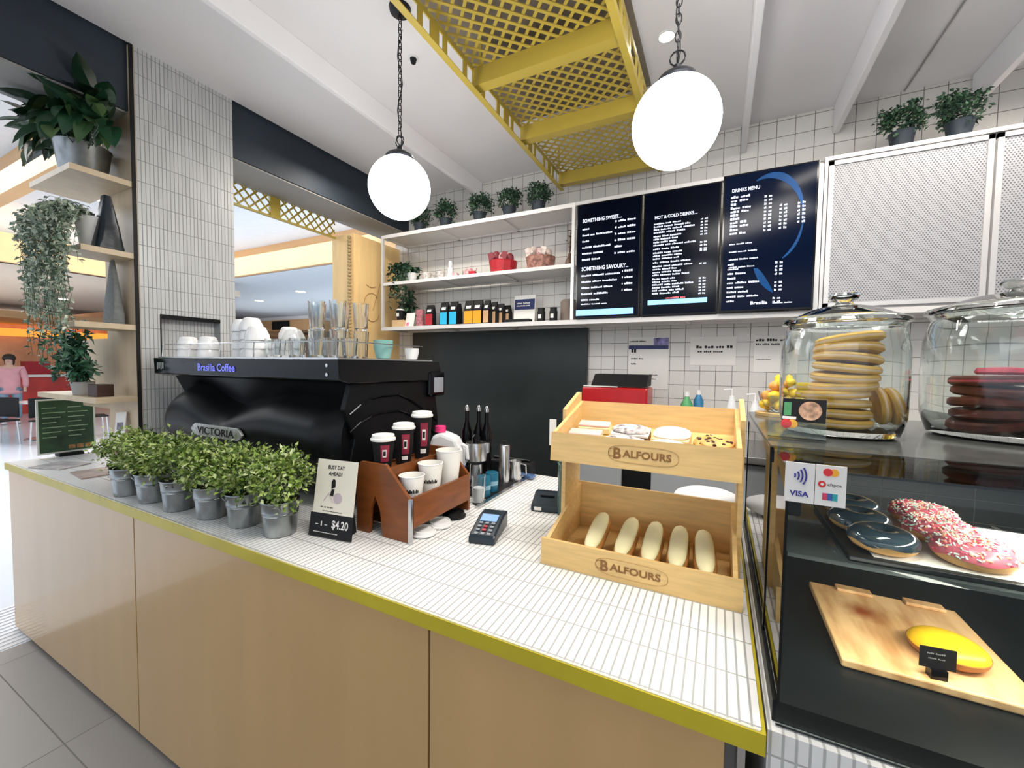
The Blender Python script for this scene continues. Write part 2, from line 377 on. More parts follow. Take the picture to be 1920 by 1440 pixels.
# yellow ceiling lattice frame
YF = thing('ceiling_lattice_frame', 'mustard yellow metal lattice frame hung under the white ceiling', 'ceiling frame', (-.77, .2, 2.93))
xa, xb, ye = -1.135, -.39, 3.03
b = WB(); lattice(b, xa+.02, xb-.02, .2, ye-.01, .048, .0135, lambda a, c, t: (a, c, 3.035+t)); obj('lattice', b, yel2, YF)
for X, sx in ((xa, 1), (xb, -1)):
    b = WB(); x0, x1 = (X, X+.006) if sx > 0 else (X-.006, X)
    zs = (2.93, 2.955, 3.025, 3.05)
    b.box(x0, x1, .2, ye, zs[0], zs[1]); b.box(x0, x1, .2, ye, zs[2], zs[3])
    y = .2
    for (gap, bar) in [(.13, .03), (.05, .03), (.03, .06)]*40:
        if y >= ye: break
        b.box(x0, x1, y, min(y+bar, ye), zs[1], zs[2]); y += bar+gap
    b.box(min(X, X+sx*.03), max(X, X+sx*.03), .2, ye, 2.926, 2.93)
    obj('side_rail', b, yel2, YF)
for y in (.85, 1.76, 2.30, ye-.06):
    b = WB(); b.box(xa+.006, xb-.006, y, y+.06, 2.95, 2.956); b.box(xa+.006, xb-.006, y, y+.006, 2.956, 3.035); b.box(xa+.006, xb-.006, y+.054, y+.06, 2.956, 3.035); obj('crossbar', b, yel2, YF)
b = WB()
for x in (xa+.03, xb-.03):
    for y in (.5, 1.79, 2.9): b.box(x-.006, x+.006, y-.006, y+.006, 3.04, 3.2)
obj('hanger', b, yel2, YF)
# downlights and sprinkler
def downlight(x, y, z, label, g=None, r=.05):
    t = thing('downlight', label, 'ceiling light', (x, y, z), 0, g)
    obj('trim_ring', MB().lathe([(r, -.004), (r*1.25, -.004), (r*1.25, 0)], seg=20, cap=False), white, t)
    obj('lens', MB().lathe([(0, -.002), (r, -.002)], seg=20, cap=False), spot_m, t); return t
downlight(-.283, 2.187, 3.2, 'round downlight in the white ceiling just left of the right globe lamp chain', None, .035)
for x, y, z in ((-9.9, 4.9, 4.05), (-8.6, 2.9, 4.05), (-16, 1.1, 4.05), (-12.5, 3.2, 4.05), (-13, 8.0, 3.5), (-10.2, 7.4, 3.5), (-9.2, 8.6, 3.5), (-15.4, 4.3, 3.15), (-17, 2.4, 3.15)):
    downlight(x, y, z, 'small white downlight in the pale concourse ceiling', 'concourse downlights', .12)
sp = thing('ceiling_sensor', 'small black domed sensor on the ceiling right of the left lamp chain', 'sensor', (-1.498, 1.755, 3.2))
obj('base', MB().lathe([(.028, -.008), (.028, 0)]), white, sp); obj('dome', MB().lathe([(0, -.034), (.012, -.03), (.018, -.008)]), blackm, sp, smooth=True)
# ================================================================= GLOBE LAMPS
def chain(mb, z0, z1, link=.034, r=.0022, wd=.009):
    z = z0; k = 0
    while z < z1:
        pts = []
        for i in range(12):
            t = 2*math.pi*i/12; px = wd*math.cos(t); pz = link/2*math.sin(t)*1.15
            pts.append((px, 0, z+link/2+pz) if k % 2 else (0, px, z+link/2+pz))
        mb.tube(pts, r, 5, closed=True); z += link*.82; k += 1
def globe(x, y, z, label):
    t = thing('globe_pendant_lamp', label, 'pendant lamp', (x, y, z), 0, None)
    obj('globe', MB().sph((0, 0, 0), .14, 48, 24), lampm, t, smooth=True)
    obj('fitter_cap', MB().lathe([(.066, .118), (.068, .132), (.060, .146), (.035, .162), (.014, .170), (.012, .188), (0, .19)], seg=32), chain_m, t, smooth=True)
    b = MB(); b.tube([(.024*math.cos(a*.524), .0, .212+.024*math.sin(a*.524)) for a in range(12)], .0028, 6, closed=True)
    b.tube([(0, .02*math.cos(a*.524), .215+.02*math.sin(a*.524)) for a in range(12)], .0028, 6, closed=True)
    chain(b, .236, 3.2-z); obj('chain', b, chain_m, t)
    b = MB(); b.tube([(.008*math.sin(i*1.1), .008*math.cos(i*.9), .19+i*.04) for i in range(int((3.18-z-.19)/.04))], .0022, 5); obj('cord', b, blackm, t)
    obj('ceiling_rose', MB().lathe([(.05, 3.2-z-.001), (.045, 3.2-z-.02), (.01, 3.2-z-.03)][::-1]), chain_m, t, smooth=True)
    return t
globe(-1.352, 1.492, 2.395, 'left globe lamp glowing on its black chain, above the coffee machine')
globe(-.157, 1.497, 2.395, 'right globe lamp glowing on its black chain, above the pastry rack')
# ================================================================= COUNTER
CT = thing('service_counter', 'long plywood counter with white stick-tile top and yellow edge', 'counter', (-1.85, .8, 0))
XL, XR, YF0, YBK, ZT = -3.65, .089, .771, 2.06, .98
b = WB(); b.prism([(XL, YF0+.004), (XR-.006, YF0+.004), (XR-.006, YBK), (-2.735, YBK), (-2.735, 1.035), (-3.12, 1.035), (-3.12, 1.16), (XL, 1.16)], 2, ZT-.03, ZT); obj('tiled_top', b, kitkat, CT)
b = WB(); b.box(XL-.004, XR, YF0-.004, YF0+.0035, .942, ZT-.001); b.box(XR-.0055, XR, YF0+.0035, YBK, .942, ZT-.001); b.box(XL-.004, XL-.0005, YF0+.0035, 1.16, .942, ZT-.001)
obj('yellow_edge', b, yellow, CT)
b = WB(); b.box(XL, XR-.008, YF0-.001, YF0+.003, ZT-.001, ZT+.0012); obj('edge_bead', b, mat('cream_bead', (.72, .68, .50), .4, noise=.05), CT)
for x0, x1 in ((XL+.03, -2.118), (-2.112, -.610), (-.604, .030)):
    b = WB(); b.box(x0, x1, YF0+.004, YF0+.022, .02, .942); obj('front_panel', b, ply, CT, bevel=.0015)
b = WB(); b.box(XL+.05, .03, YF0+.03, YF0+.05, 0, .10); obj('kickboard', b, greyp, CT)
b = WB(); b.box(XL+.03, XL+.048, YF0+.023, 1.15, .02, .942); obj('end_panel', b, ply, CT)
b = WB(); b.box(XL+.05, .03, 1.00, 1.02, .02, .94); b.box(-2.7, .03, YBK-.03, YBK-.01, .02, .94); b.box(.031, .05, YF0+.06, YBK-.03, .02, .94); obj('carcass', b, greyp, CT)
b = WB(); b.box(.05, .062, YF0+.012, YF0+.05, .02, .94); obj('metal_corner', b, steel, CT)
# ================================================================= BACK SHELVES
SH = thing('wall_shelves', 'silver framed white open shelves on the tiled back wall left of the menu screens', 'shelves', (-1.85, 2.82, 1.885))
def board(z0, z1, x0, x1, y1=3.165):
    b = WB(); b.box(x0, x1, 2.826, y1, z1-.012, z1); b.box(x0, x1, 2.82, 2.826, z0, z1)
    for x in ((-2.755, -2.15, -1.55, -.955) if x1 < 0 else (-2.755, -2.15, -1.55, -.95, -.2, .49, 1.14, 1.79)):
        if x0 <= x <= x1: b.box(x-.012, x+.012, 2.826, y1, z0+.006, z1-.012)
    b.box(x0, x1, y1-.02, y1, z0+.006, z1-.012); return b
obj('shelf', board(2.705, 2.735, -2.77, -.94), shelf_m, SH)
obj('shelf', board(2.285, 2.312, -2.755, -.955), shelf_m, SH)
obj('shelf', board(1.880, 1.912, -2.77, 1.82), shelf_m, SH)
for x in (-2.77, -.965):
    b = WB(); b.box(x, x+.022, 2.816, 2.838, 1.912, 2.705); b.box(x, x+.022, 3.14, 3.165, 1.912, 2.705); obj('post', b, frame_m, SH)
b = WB(); b.box(-.943, .46, 2.82, 2.85, 2.712, 2.735); b.box(.456, .478, 2.816, 2.85, 1.912, 2.712); obj('screen_surround', b, frame_m, SH)
# perforated cabinet
CB = thing('overhead_cabinet', 'light grey overhead cabinet with perforated metal doors right of the menu screens', 'cabinet', (1.14, 2.82, 1.914))
b = WB(); b.box(.482, 1.80, 2.84, 3.19, 1.914, 2.735); obj('body', b, shelf_m, CB)
b = WB(); b.box(.482, 1.80, 2.815, 2.84, 2.722, 2.742); b.box(.482, .496, 2.815, 2.84, 1.914, 2.722); obj('face_frame', b, frame_m, CB)
perf = perf_mat('perforated_sheet')
for x0 in (.502, 1.148):
    x1 = x0+.636; z0, z1 = 1.925, 2.715
    b = WB(); b.box(x0+.02, x1-.02, 2.824, 2.832, z0+.02, z1-.02); d = obj('door', b, perf, CB)
    b = WB(); b.box(x0, x0+.022, 2.816, 2.838, z0, z1).box(x1-.022, x1, 2.816, 2.838, z0, z1).box(x0, x1, 2.816, 2.838, z0, z0+.022).box(x0, x1, 2.816, 2.838, z1-.022, z1)
    b.v = [v-Vector(CB.location) for v in b.v]; b.world = False; obj('door_frame', b, frame_m, d)
# menu screens
scr = mat('screen_navy', (.0008, .0018, .006), .15, noise=.4, nscale=2, emit=.5, spec=.08)
scr3 = mat('screen_navy_lit', (.001, .004, .016), .12, noise=.6, nscale=1.2, emit=.4, spec=.08)
blue_glow = mat('screen_blue', (.004, .045, .15), .3, emit=.5, noise=.6, nscale=4, spec=.1)
txm = mat('screen_text', (.62, .68, .85), .5, emit=.5, noise=.01)
txb = mat('screen_band', (.22, .50, .85), .5, emit=.8, noise=.03)
txr = mat('screen_text_red', (.75, .12, .12), .5, emit=.6, noise=.01)
def writing(mb, x, z, wds, h, y, r):
    """unreadably small writing: a line of word-long strokes"""
    for wd in wds:
        n = max(2, int(wd/(h*.8)))
        for k in range(n):
            hh = h*r.uniform(.55, 1); mb.quad((x+k*wd/n, y, z), (x+(k+.8)*wd/n, y, z), (x+(k+.8)*wd/n, y, z+hh), (x+k*wd/n, y, z+hh))
        x += wd+h*.7
def screen(x0, x1, z0, z1, y, label, mt):
    t = thing('menu_screen', label, 'menu screen', ((x0+x1)/2, y, z0))
    b = WB(); b.box(x0, x1, y+.004, y+.05, z0, z1); obj('casing', b, blackg, t, bevel=.002)
    b = WB(); b.box(x0+.010, x1-.010, y, y+.0038, z0+.012, z1-.010); obj('display', b, mt, t)
    return t
r_ = random.Random(3)
s1 = screen(-.922, -.482, 1.914, 2.705, 2.80, 'leftmost of the three black menu screens, headed SOMETHING SWEET', scr)
Y = 2.7985; b = WB()
txt_mb(b, 'SOMETHING SWEET....', (-.88, Y, 2.575), (1, 0, 0), (0, 0, 1), .024, .27, bold=.02)
txt_mb(b, 'SOMETHING SAVOURY...', (-.88, Y, 2.245), (1, 0, 0), (0, 0, 1), .026, .32, bold=.02)
for i, n in enumerate(((.05,), (.05, .03, .11), (.05,), (.07, .12), (.07, .07), (.06, .06))): writing(b, -.88, 2.525-i*.042, n, .013, Y, r_)
for i in range(6):
    writing(b, -.655, 2.55-i*.042, (.012, .05, .055) if i != 4 else (.05,), .014, Y, r_)
for i, n in enumerate(((.07, .08, .1), (.07, .06, .1), (.06, .08, .06), (.08, .1), (.05, .07))): writing(b, -.88, 2.205-i*.042, n, .013, Y, r_)
for i in range(4): writing(b, -.60, 2.215-i*.042, (.006, .055), .014, Y, r_)
writing(b, -.88, 2.0+.01, (.07, .06, .04), .009, Y, r_); obj('menu_text', b, txm, s1)
b = WB(); b.quad((-.915, Y, 1.935), (-.52, Y, 1.935), (-.52, Y, 1.975), (-.915, Y, 1.975)); obj('colour_band', b, txb, s1)
s2 = screen(-.472, -.022, 1.914, 2.705, 2.80, 'middle of the three black menu screens, with two close columns of small white writing', scr)
b = WB(); txt_mb(b, 'HOT & COLD DRINKS....', (-.40, Y, 2.53), (1, 0, 0), (0, 0, 1), .020, .25, bold=.02)
z = 2.495
for g in (4, 4, 1, 3, 1, 4, 6):
    for i in range(g): writing(b, -.405, z, [r_.uniform(.03, .07) for _ in range(r_.choice((3, 3, 4)))], .011, Y, r_); z -= .0185
    z -= .006
for z0, n in ((2.49, 6), (2.35, 3), (2.30, 1), (2.22, 1), (2.13, 6)):
    for i in range(n): writing(b, -.13, z0-i*.0185, (.014, .018), .011, Y, r_)
obj('menu_text', b, txm, s2)
b = WB(); b.quad((-.43, Y, 1.985), (-.08, Y, 1.985), (-.08, Y, 2.015), (-.43, Y, 2.015)); obj('colour_band', b, txb, s2)
b = WB(); writing(b, -.32, 2.02, (.08, .03), .010, Y, r_); obj('red_text', b, txr, s2)
s3 = screen(-.012, .452, 1.916, 2.722, 2.78, 'rightmost of the three menu screens, with blue coffee swirl and headed DRINKS MENU', scr3)
Y = 2.7785; b = WB(); txt_mb(b, 'DRINKS MENU', (.035, Y, 2.615), (1, 0, 0), (0, 0, 1), .020, .14, bold=.02)
for i in range(11): writing(b, .03, 2.58-i*.021, [r_.uniform(.03, .05) for _ in range(r_.choice((1, 2, 2)))], .015, Y, r_)
for i in range(4): writing(b, .03, 2.31-i*.045, [r_.uniform(.03, .05) for _ in range(3)], .009, Y, r_)
for i in range(9): writing(b, .025, 2.19-i*.027, [r_.uniform(.03, .06) for _ in range(r_.choice((1, 2, 3)))], .012, Y, r_)
for x, z0, n in ((.20, 2.56, 10), (.275, 2.50, 7), (.36, 2.50, 6), (.265, 2.18, 4), (.265, 2.07, 3), (.26, 1.98, 2)):
    for i in range(n): writing(b, x, z0-i*.021, (.012, .016), .014, Y, r_)
txt_mb(b, 'Brasilia', (.15, Y, 1.955), (1, 0, 0), (0, 0, 1), .018, .085, bold=.03); writing(b, .26, 1.955, (.05, .04), .007, Y, r_)
obj('menu_text', b, txm, s3)
b = WB()
def ribbon(mb, pts, wd):
    for i in range(len(pts)-1):
        (x0, z0), (x1, z1) = pts[i], pts[i+1]; a, c = wd[i], wd[i+1]
        mb.quad((x0, Y+.0006, z0-a), (x1, Y+.0006, z1-c), (x1, Y+.0006, z1+c), (x0, Y+.0006, z0+a))
arc = [(.22+.17*math.cos(t), 2.43+.25*math.sin(t)) for t in [1.95-.16*i for i in range(20)]]
ribbon(b, arc, [.004+.026*math.sin(math.pi*i/19) for i in range(20)])
ribbon(b, [(.16+.02*i, 2.16-.028*i) for i in range(6)], [.005, .03, .035, .03, .02, .004]); obj('swirl_picture', b, blue_glow, s3)
# ---------------------------------------------------------------- bushes (general builder)
def bush_mb(n, rx, rz, cz, ls, seed, flat=.35, clumps=26):
    r = random.Random(seed); b = MB(); cl = []
    for i in range(clumps):
        d = Vector((r.gauss(0, 1), r.gauss(0, 1), r.gauss(.35, .8))).normalized(); k = r.uniform(.62, 1.0)
        cl.append((Vector((d.x*rx*k, d.y*rx*k, cz+d.z*rz*k)), d))
    for i in range(n):
        c, d = cl[i % clumps]
        p = c+Vector((r.gauss(0, 1), r.gauss(0, 1), r.gauss(0, 1)))*rx*.17
        q = (d*.8+Vector((r.gauss(0, 1), r.gauss(0, 1), r.gauss(.3, 1)))).normalized()
        b.leaf(p, q, (r.gauss(0, .4), r.gauss(0, .4), 1.01), ls*r.uniform(.7, 1.25), ls*r.uniform(.45, .7), .18)
    return b
def stems_mb(rx, cz, n, r0=.0015, seed=1):
    r = random.Random(seed); b = MB()
    for i in range(n):
        a = r.uniform(0, 6.28); k = r.uniform(.2, .8); b.tube([(.01*math.cos(a), .01*math.sin(a), 0), (rx*k*.5*math.cos(a), rx*k*.5*math.sin(a), cz*.5), (rx*k*math.cos(a), rx*k*math.sin(a), cz)], r0, 4)
    return b
# six galvanised buckets on the counter
def bucket(name='herb_bucket'):
    t = thing(name, '-', 'potted plant', (0, 0, 0))
    pr = [(.046, 0), (.050, .002), (.0505, .008), (.0525, .030), (.0545, .055), (.0555, .072), (.0575, .0735), (.0565, .076), (.0585, .0785), (.0570, .081), (.0590, .0835), (.0585, .087), (.0612, .116), (.0635, .119), (.0635, .123), (.0605, .122), (.057, .085), (.05, .01), (0, .01)]
    pot = obj('pot', MB().lathe(pr, seg=40), galv, t, smooth=True)
    b = MB()
    for s in (1, -1): b.tube([(s*.058, -.012, .100), (s*.066, -.010, .108), (s*.068, 0, .112), (s*.066, .010, .108), (s*.058, .012, .100)], .0022, 6)
    obj('ear', b, galv, pot)
    obj('soil', MB().lathe([(0, .112), (.058, .112)], seg=20, cap=False), soil, t)
    obj('stems', stems_mb(.07, .08, 14).add([], []), leafk, t, loc=(0, 0, .11))
    return t
labels = ['farthest left of the six bushy green plants in galvanised buckets on the counter', 'second from the left of the six bushy plants in galvanised buckets', 'third from the left of the six bushy plants in galvanised buckets', 'fourth from the left of the six bushy plants in galvanised buckets', 'fifth from the left, just behind the nearest galvanised bucket of leafy green', 'nearest and rightmost leafy plant in a galvanised bucket, beside the standing price sign']
pos = [(-2.345, .845), (-2.145, .855), (-1.94, .858), (-1.735, .875), (-1.548, .888), (-1.356, .898)]
hb = bucket(); bms = [bush_mb(1500, .098, .095, .19, .021, 11+i, clumps=44) for i in range(3)]
fol = obj('foliage', bms[0], leafg, hb, fix=False)
mes = [fol.data]
for q in bms[1:]:
    o = obj('foliage', q, leafg, None, fix=False); mes.append(o.data); bpy.data.objects.remove(o)
for i, (x, y) in enumerate(pos):
    o = hb if i == 0 else dup(hb, (x, y, ZT), i*1.1, None)
    o.location = (x, y, ZT+.0005); o['label'] = labels[i]; o['group'] = 'plants in galvanised buckets'
    for ch in o.children:
        if ch.name.startswith('foliage'): ch.data = mes[i % 3]
# small dark-potted plants on top of shelves
sp0 = thing('small_potted_plant', '-', 'potted plant', (0, 0, 0))
obj('pot', MB().lathe([(.040, 0), (.055, .085), (.058, .09), (.052, .09), (.04, .01), (0, .01)], seg=24), mat('dark_pot', (.02, .03, .04), .5, noise=.1), sp0, smooth=True)
obj('foliage', bush_mb(800, .088, .075, .145, .026, 31, clumps=30), leafk, sp0, fix=False)
tops = [(-2.42, 2.93, 'small dark plant on the top shelf, leftmost, half behind the left globe lamp'), (-2.14, 2.93, 'small dark plant on the top shelf, first one right of the left globe lamp'),
        (-1.80, 2.93, 'small dark plant on the top shelf, third from the left end'), (-1.525, 2.93, 'small dark plant on the top shelf, next to last before the yellow lattice frame'),
        (-1.275, 2.93, 'small dark plant on the top shelf just left of the yellow lattice frame'), (.82, 2.90, 'leafy dark-potted plant on top of the perforated cabinet, left one'),
        (1.04, 2.90, 'leafy dark-potted plant on top of the perforated cabinet, right one')]
for i, (x, y, l) in enumerate(tops):
    o = sp0 if i == 0 else dup(sp0, (x, y, 2.736), i*.9); o.location = (x, y, 2.736 if i < 5 else 2.743); o['label'] = l; o['group'] = 'small plants along the shelf top'
# ---------------------------------------------------------------- items on the shelves
M1 = 2.3125; M0 = 1.9125
def vine(x, y, z, label, n, seed, spread, drop, rad=.10, ls=.05, mt=leafk, potm=porc, pr=.055, ph=.10, name='trailing_plant'):
    t = thing(name, label, 'potted plant', (x, y, z)); r = random.Random(seed)
    obj('pot', MB().lathe([(pr*.75, 0), (pr, ph), (pr*.93, ph), (pr*.7, .012), (0, .012)], seg=28), potm, t, smooth=True)
    b = MB(); st = MB()
    for i in range(n):
        a = r.uniform(0, 6.28); sx, sy = spread(a, r); dz = drop(a, r); pts = []
        for k in range(9):
            u = k/8; pts.append(Vector((sx*(1-(1-u)**2)+r.uniform(-.006, .006), sy*(1-(1-u)**2)+r.uniform(-.006, .006), ph+.02+rad*4*u*(1-u)*.6+dz*u*u)))
        st.tube(pts, .0013, 4)
        for k in range(len(pts)-1):
            for h in range(3):
                p = pts[k].lerp(pts[k+1], r.random()); d = Vector((r.gauss(0, 1), r.gauss(0, 1), r.gauss(-.2, .7)))
                b.leaf(p, d, (r.gauss(0, .3), r.gauss(0, .3), 1), ls*r.uniform(.6, 1.2), ls*.62*r.uniform(.7, 1.1), .2)
    obj('stems', st, leafk, t); obj('foliage', b, mt, t, fix=False); return t
vine(-2.56, 2.98, M1, 'white-potted dark ivy trailing off the left end of the middle shelf', 20, 5, lambda a, r: (-abs(math.cos(a))*r.uniform(.05, .33)+.06, math.sin(a)*.10-.05), lambda a, r: -r.uniform(.0, .42), ls=.06)
vine(-2.66, 3.05, M0, 'dark green leafy plant at the left end of the bottom shelf', 12, 6, lambda a, r: (math.cos(a)*.07, math.sin(a)*.07), lambda a, r: r.uniform(.1, .26), ls=.06, potm=blackm, pr=.04, ph=.06, name='leafy_plant')
def one(name, label, cat, mb, mt, loc, rz=0, group=None, smooth=False, bevel=0):
    o = obj(name, mb, mt, None, smooth=smooth, bevel=bevel, loc=loc); o.rotation_euler = (0, 0, rz); return tag(o, label, cat, group)
def cup_mb(r0=.028, r1=.04, h=.06, handle=True):
    b = MB().lathe([(r0, 0), (r0*1.02, .004), (r1, h), (r1-.003, h), (r0-.002, .008), (0, .008)], seg=28)
    if handle: b.tube([(r1*.93, 0, h*.8), (r1+.018, 0, h*.78), (r1+.022, 0, h*.5), (r1*.8, 0, h*.28)], .0035, 6)
    return b
def saucer_mb(r=.065): return MB().lathe([(r*.45, 0), (r*.5, .002), (r, .014), (r, .017), (r*.5, .006), (0, .006)], seg=28)
for i, (x, y) in enumerate(((-2.33, 2.92), (-2.27, 3.02), (-2.19, 2.93))):
    one('floral_teacup', ('pale floral teacup nearest the ivy on the middle shelf', 'pale floral teacup in the second row of the middle shelf', 'pale floral teacup beside the white figurine on the middle shelf')[i], 'cup', cup_mb(.025, .042, .07), mat('floral_china', (.62, .58, .55), .3, noise=.45, nscale=60), (x, y, M1), .5+i, 'teacups on the middle shelf', True)
b = MB().lathe([(.03, 0), (.034, .01), (.02, .05), (.024, .08), (.012, .10), (.018, .125), (.013, .15), (0, .156)], seg=20)
one('white_figurine', 'small white figurine between the teacups and the red boxes', 'ornament', b, porc, (-2.08, 2.92, M1), smooth=True)
gt = thing('gift_teapot', 'small patterned china teapot low on the middle shelf, left of the red basket', 'teapot', (-1.90, 2.94, M1))
fl2 = mat('floral_china_red', (.70, .40, .40), .3, noise=.6, nscale=45)
obj('body', MB().lathe([(.02, 0), (.042, .02), (.045, .045), (.03, .07), (.012, .078), (.006, .09), (0, .092)], seg=24), fl2, gt, smooth=True)
obj('spout', MB().tube([(.035, 0, .03), (.06, 0, .045), (.072, 0, .07)], [.01, .007, .005], 8), fl2, gt, smooth=True)
obj('handle', MB().tube([(-.035, 0, .06), (-.065, 0, .06), (-.065, 0, .03), (-.038, 0, .022)], .004, 6), fl2, gt, smooth=True)
for i, (x, w) in enumerate(((-2.0, .05), (-1.83, .055))):
    one('small_gift_box', ('small red and white gift box left of the teapot', 'small red and white gift box right of the teapot')[i], 'box', MB().cb((0, 0, .016), (w, .05, .032)), redb if i else fl2, (x-.0, 2.88, M1), .2, 'small gift boxes', bevel=.002)
def basket(x, y, label, mt, mt2, seed):
    t = thing('gift_basket', label, 'gift basket', (x, y, M1)); r = random.Random(seed)
    obj('basket', MB().lathe([(.085, 0), (.10, .01), (.115, .10), (.118, .108), (.108, .108), (.09, .02), (0, .02)], seg=12), mt, t)
    for i in range(5):
        a = i*1.256; b = MB(); b.sph((.06*math.cos(a), .05*math.sin(a), .13+.02*(i % 2)), (.035, .03, .045), 12, 8); obj('wrapped_gift', b, [mt2, fl2, porc][i % 3], t, smooth=True)
    b = MB()
    for s in (1, -1):
        b.prism([(s*.02, .13), (s*.075, .10), (s*.09, .16), (s*.05, .17)], 1, -.10, -.096)
    obj('bow', b, mt2, t); return t
basket(-1.60, 2.98, 'red gift basket with wrapped treats on the middle shelf', redb, mat('dark_red', (.2, .02, .03), .5, noise=.3, nscale=40), 1)
basket(-1.27, 2.98, 'brown and white floral gift basket on the middle shelf, right of the red basket', mat('brown_floral', (.35, .17, .13), .6, noise=.7, nscale=40), mat('gift_paper', (.62, .5, .45), .6, noise=.5, nscale=30), 2)
t = thing('reed_vase', 'small brown vase of dried stems at the right end of the middle shelf', 'vase', (-1.04, 3.0, M1))
obj('vase', MB().lathe([(.025, 0), (.035, .03), (.03, .07), (.012, .10), (.014, .12), (0, .12)], seg=20), mat('brown_vase', (.16, .09, .06), .4, noise=.3, nscale=30), t, smooth=True)
b = MB(); r = random.Random(4)
for i in range(9):
    a = r.uniform(0, 6.28); k = r.uniform(.01, .05); b.tube([(0, 0, .11), (k*math.cos(a)*.5, k*math.sin(a)*.5, .2), (k*math.cos(a), k*math.sin(a), r.uniform(.22, .36))], .002, 4)
    for j in range(4): b.leaf((k*math.cos(a)*.8, k*math.sin(a)*.8, .16+.04*j), (r.gauss(0, 1), r.gauss(0, 1), .5), (0, 0, 1), .03, .014)
obj('dried_stems', b, mat('dried_stem', (.18, .11, .07), .8, noise=.3), t)
# bottom shelf
def coffee_bag(x, y, mt, label, w=.075, h=.185, g=None, rz=0):
    t = thing('coffee_bag', label, 'coffee bag', (x, y, M0), rz, g)
    obj('pouch', MB().prism([(-.03, 0), (.03, 0), (.028, h*.62), (.006, h), (-.006, h), (-.028, h*.62)], 0, -w/2, w/2), [blackm], t, bevel=.003)
    obj('front_label', MB().add([(-w/2+.001, -.0315, .01), (w/2-.001, -.0315, .01), (w/2-.001, -.0295, h*.56), (-w/2+.001, -.0295, h*.56)], [(0, 1, 2, 3)]), mt, t)
    obj('white_patch', MB().add([(-w*.28, -.0275, h*.66), (w*.28, -.0275, h*.66), (w*.28, -.0195, h*.78), (-w*.28, -.0195, h*.78)], [(0, 1, 2, 3)]), paper, t); return t
coffee_bag(-2.27, 2.90, redb, 'black coffee bag with a red front on the bottom shelf')
coffee_bag(-2.115, 2.90, cyan, 'left one of two black coffee bags with bright blue fronts', g='blue fronted coffee bags', h=.2)
coffee_bag(-2.02, 2.90, cyan, 'right one of two black coffee bags with bright blue fronts', g='blue fronted coffee bags', h=.2)
for i in range(2): coffee_bag(-1.865+i*.085, 2.90, orng, ('left', 'right')[i]+' one of two black coffee bags with orange fronts', w=.082, h=.2, g='orange fronted coffee bags')
for i in range(4): coffee_bag(-1.685+i*.034, 2.885+i*.052, mat('tan_label', (.55, .33, .18), .6, noise=.2), ('first', 'second', 'third', 'last')[i]+' of four dark coffee bags with tan fronts overlapping right of the orange ones', w=.055, h=.19-.008*i, g='tan fronted coffee bags', rz=-.1)
for i in range(3): coffee_bag(-2.24+i*.14, 3.06, blackm, ('left', 'middle', 'right')[i]+' of the plain dark coffee bags standing behind the coloured ones', h=.21, g='plain bags at the back')
t = thing('patterned_packet', 'small pink and brown patterned packet left of the red coffee bag', 'packet', (-2.385, 2.90, M0)); obj('packet', MB().cb((0, 0, .075), (.07, .04, .15)), mat('packet_pattern', (.45, .16, .18), .5, noise=.7, nscale=50), t, bevel=.006)
t = thing('leaning_leaflet', 'white leaflet with a pink spot leaning at the left of the bottom shelf', 'leaflet', (-2.50, 2.88, M0)); Mx = Matrix.Rotation(R(-14), 4, 'X')
obj('sheet', MB().cb((0, 0, .065), (.10, .003, .13), Mx), paper, t, loc=(0, 0, .001)); obj('pink_spot', MB().cb((-.02, -.0022, .025), (.032, .0008, .03), Mx), mat('pink_print', (.8, .2, .35), .6, noise=.1), t, loc=(0, 0, .001))
t = thing('takeaway_cup', 'black takeaway cup with white lid on a box at the left of the bottom shelf', 'cup', (-2.62, 2.90, M0+.063)); obj('cup', MB().lathe([(.026, 0), (.036, .09), (0, .09)], seg=24), blackm, t, smooth=True); obj('lid', MB().lathe([(.039, .09), (.039, .096), (.03, .104), (0, .104)], seg=24), foam, t, smooth=True); obj('print', MB().cb((0, -.0335, .05), (.03, .002, .03)), paper, t)
one('tan_box', 'small tan cardboard box under the black cup on the bottom shelf', 'box', MB().cb((0, 0, .031), (.13, .10, .062)), mat('tan_card', (.62, .42, .22), .7, noise=.1), (-2.61, 2.90, M0), bevel=.002)
t = thing('framed_notice', 'white framed notice with a dark blue band standing on the bottom shelf', 'notice', (-1.435, 3.04, M0)); Mx = Matrix.Rotation(R(-5), 4, 'X')
obj('sheet', MB().cb((0, 0, .12), (.19, .006, .24), Mx), paper, t, loc=(0, 0, .002)); obj('blue_band', MB().cb((0, -.0036, .165), (.18, .001, .085), Mx), mat('navy_print', (.02, .03, .12), .5, noise=.1), t, loc=(0, 0, .002))
b = MB(); writing(b, -.07, .17, (.05, .06), .012, -.0046, r_); writing(b, -.07, .15, (.08, .03), .01, -.0046, r_); b.v = [Mx @ v for v in b.v]; obj('writing', b, paper, t, loc=(0, 0, .002))
one('black_tray', 'low black tray of sachets in front of the framed notice', 'tray', MB().cb((0, 0, .014), (.22, .07, .028)), blackm, (-1.42, 2.90, M0), bevel=.004)
for i, x in enumerate((-1.235, -1.135)):
    t = thing('jar', ('small black jar with white label, left', 'small black jar with white label, right')[i]+' one of two beside the brown canister', 'jar', (x, 2.93, M0), 0, 'black jars on the bottom shelf')
    obj('body', MB().lathe([(.03, 0), (.031, .08), (.026, .09), (.028, .11), (0, .112)], seg=24), blackm, t, smooth=True); obj('label_patch', MB().cb((0, -.0315, .045), (.024, .002, .03)), paper, t)
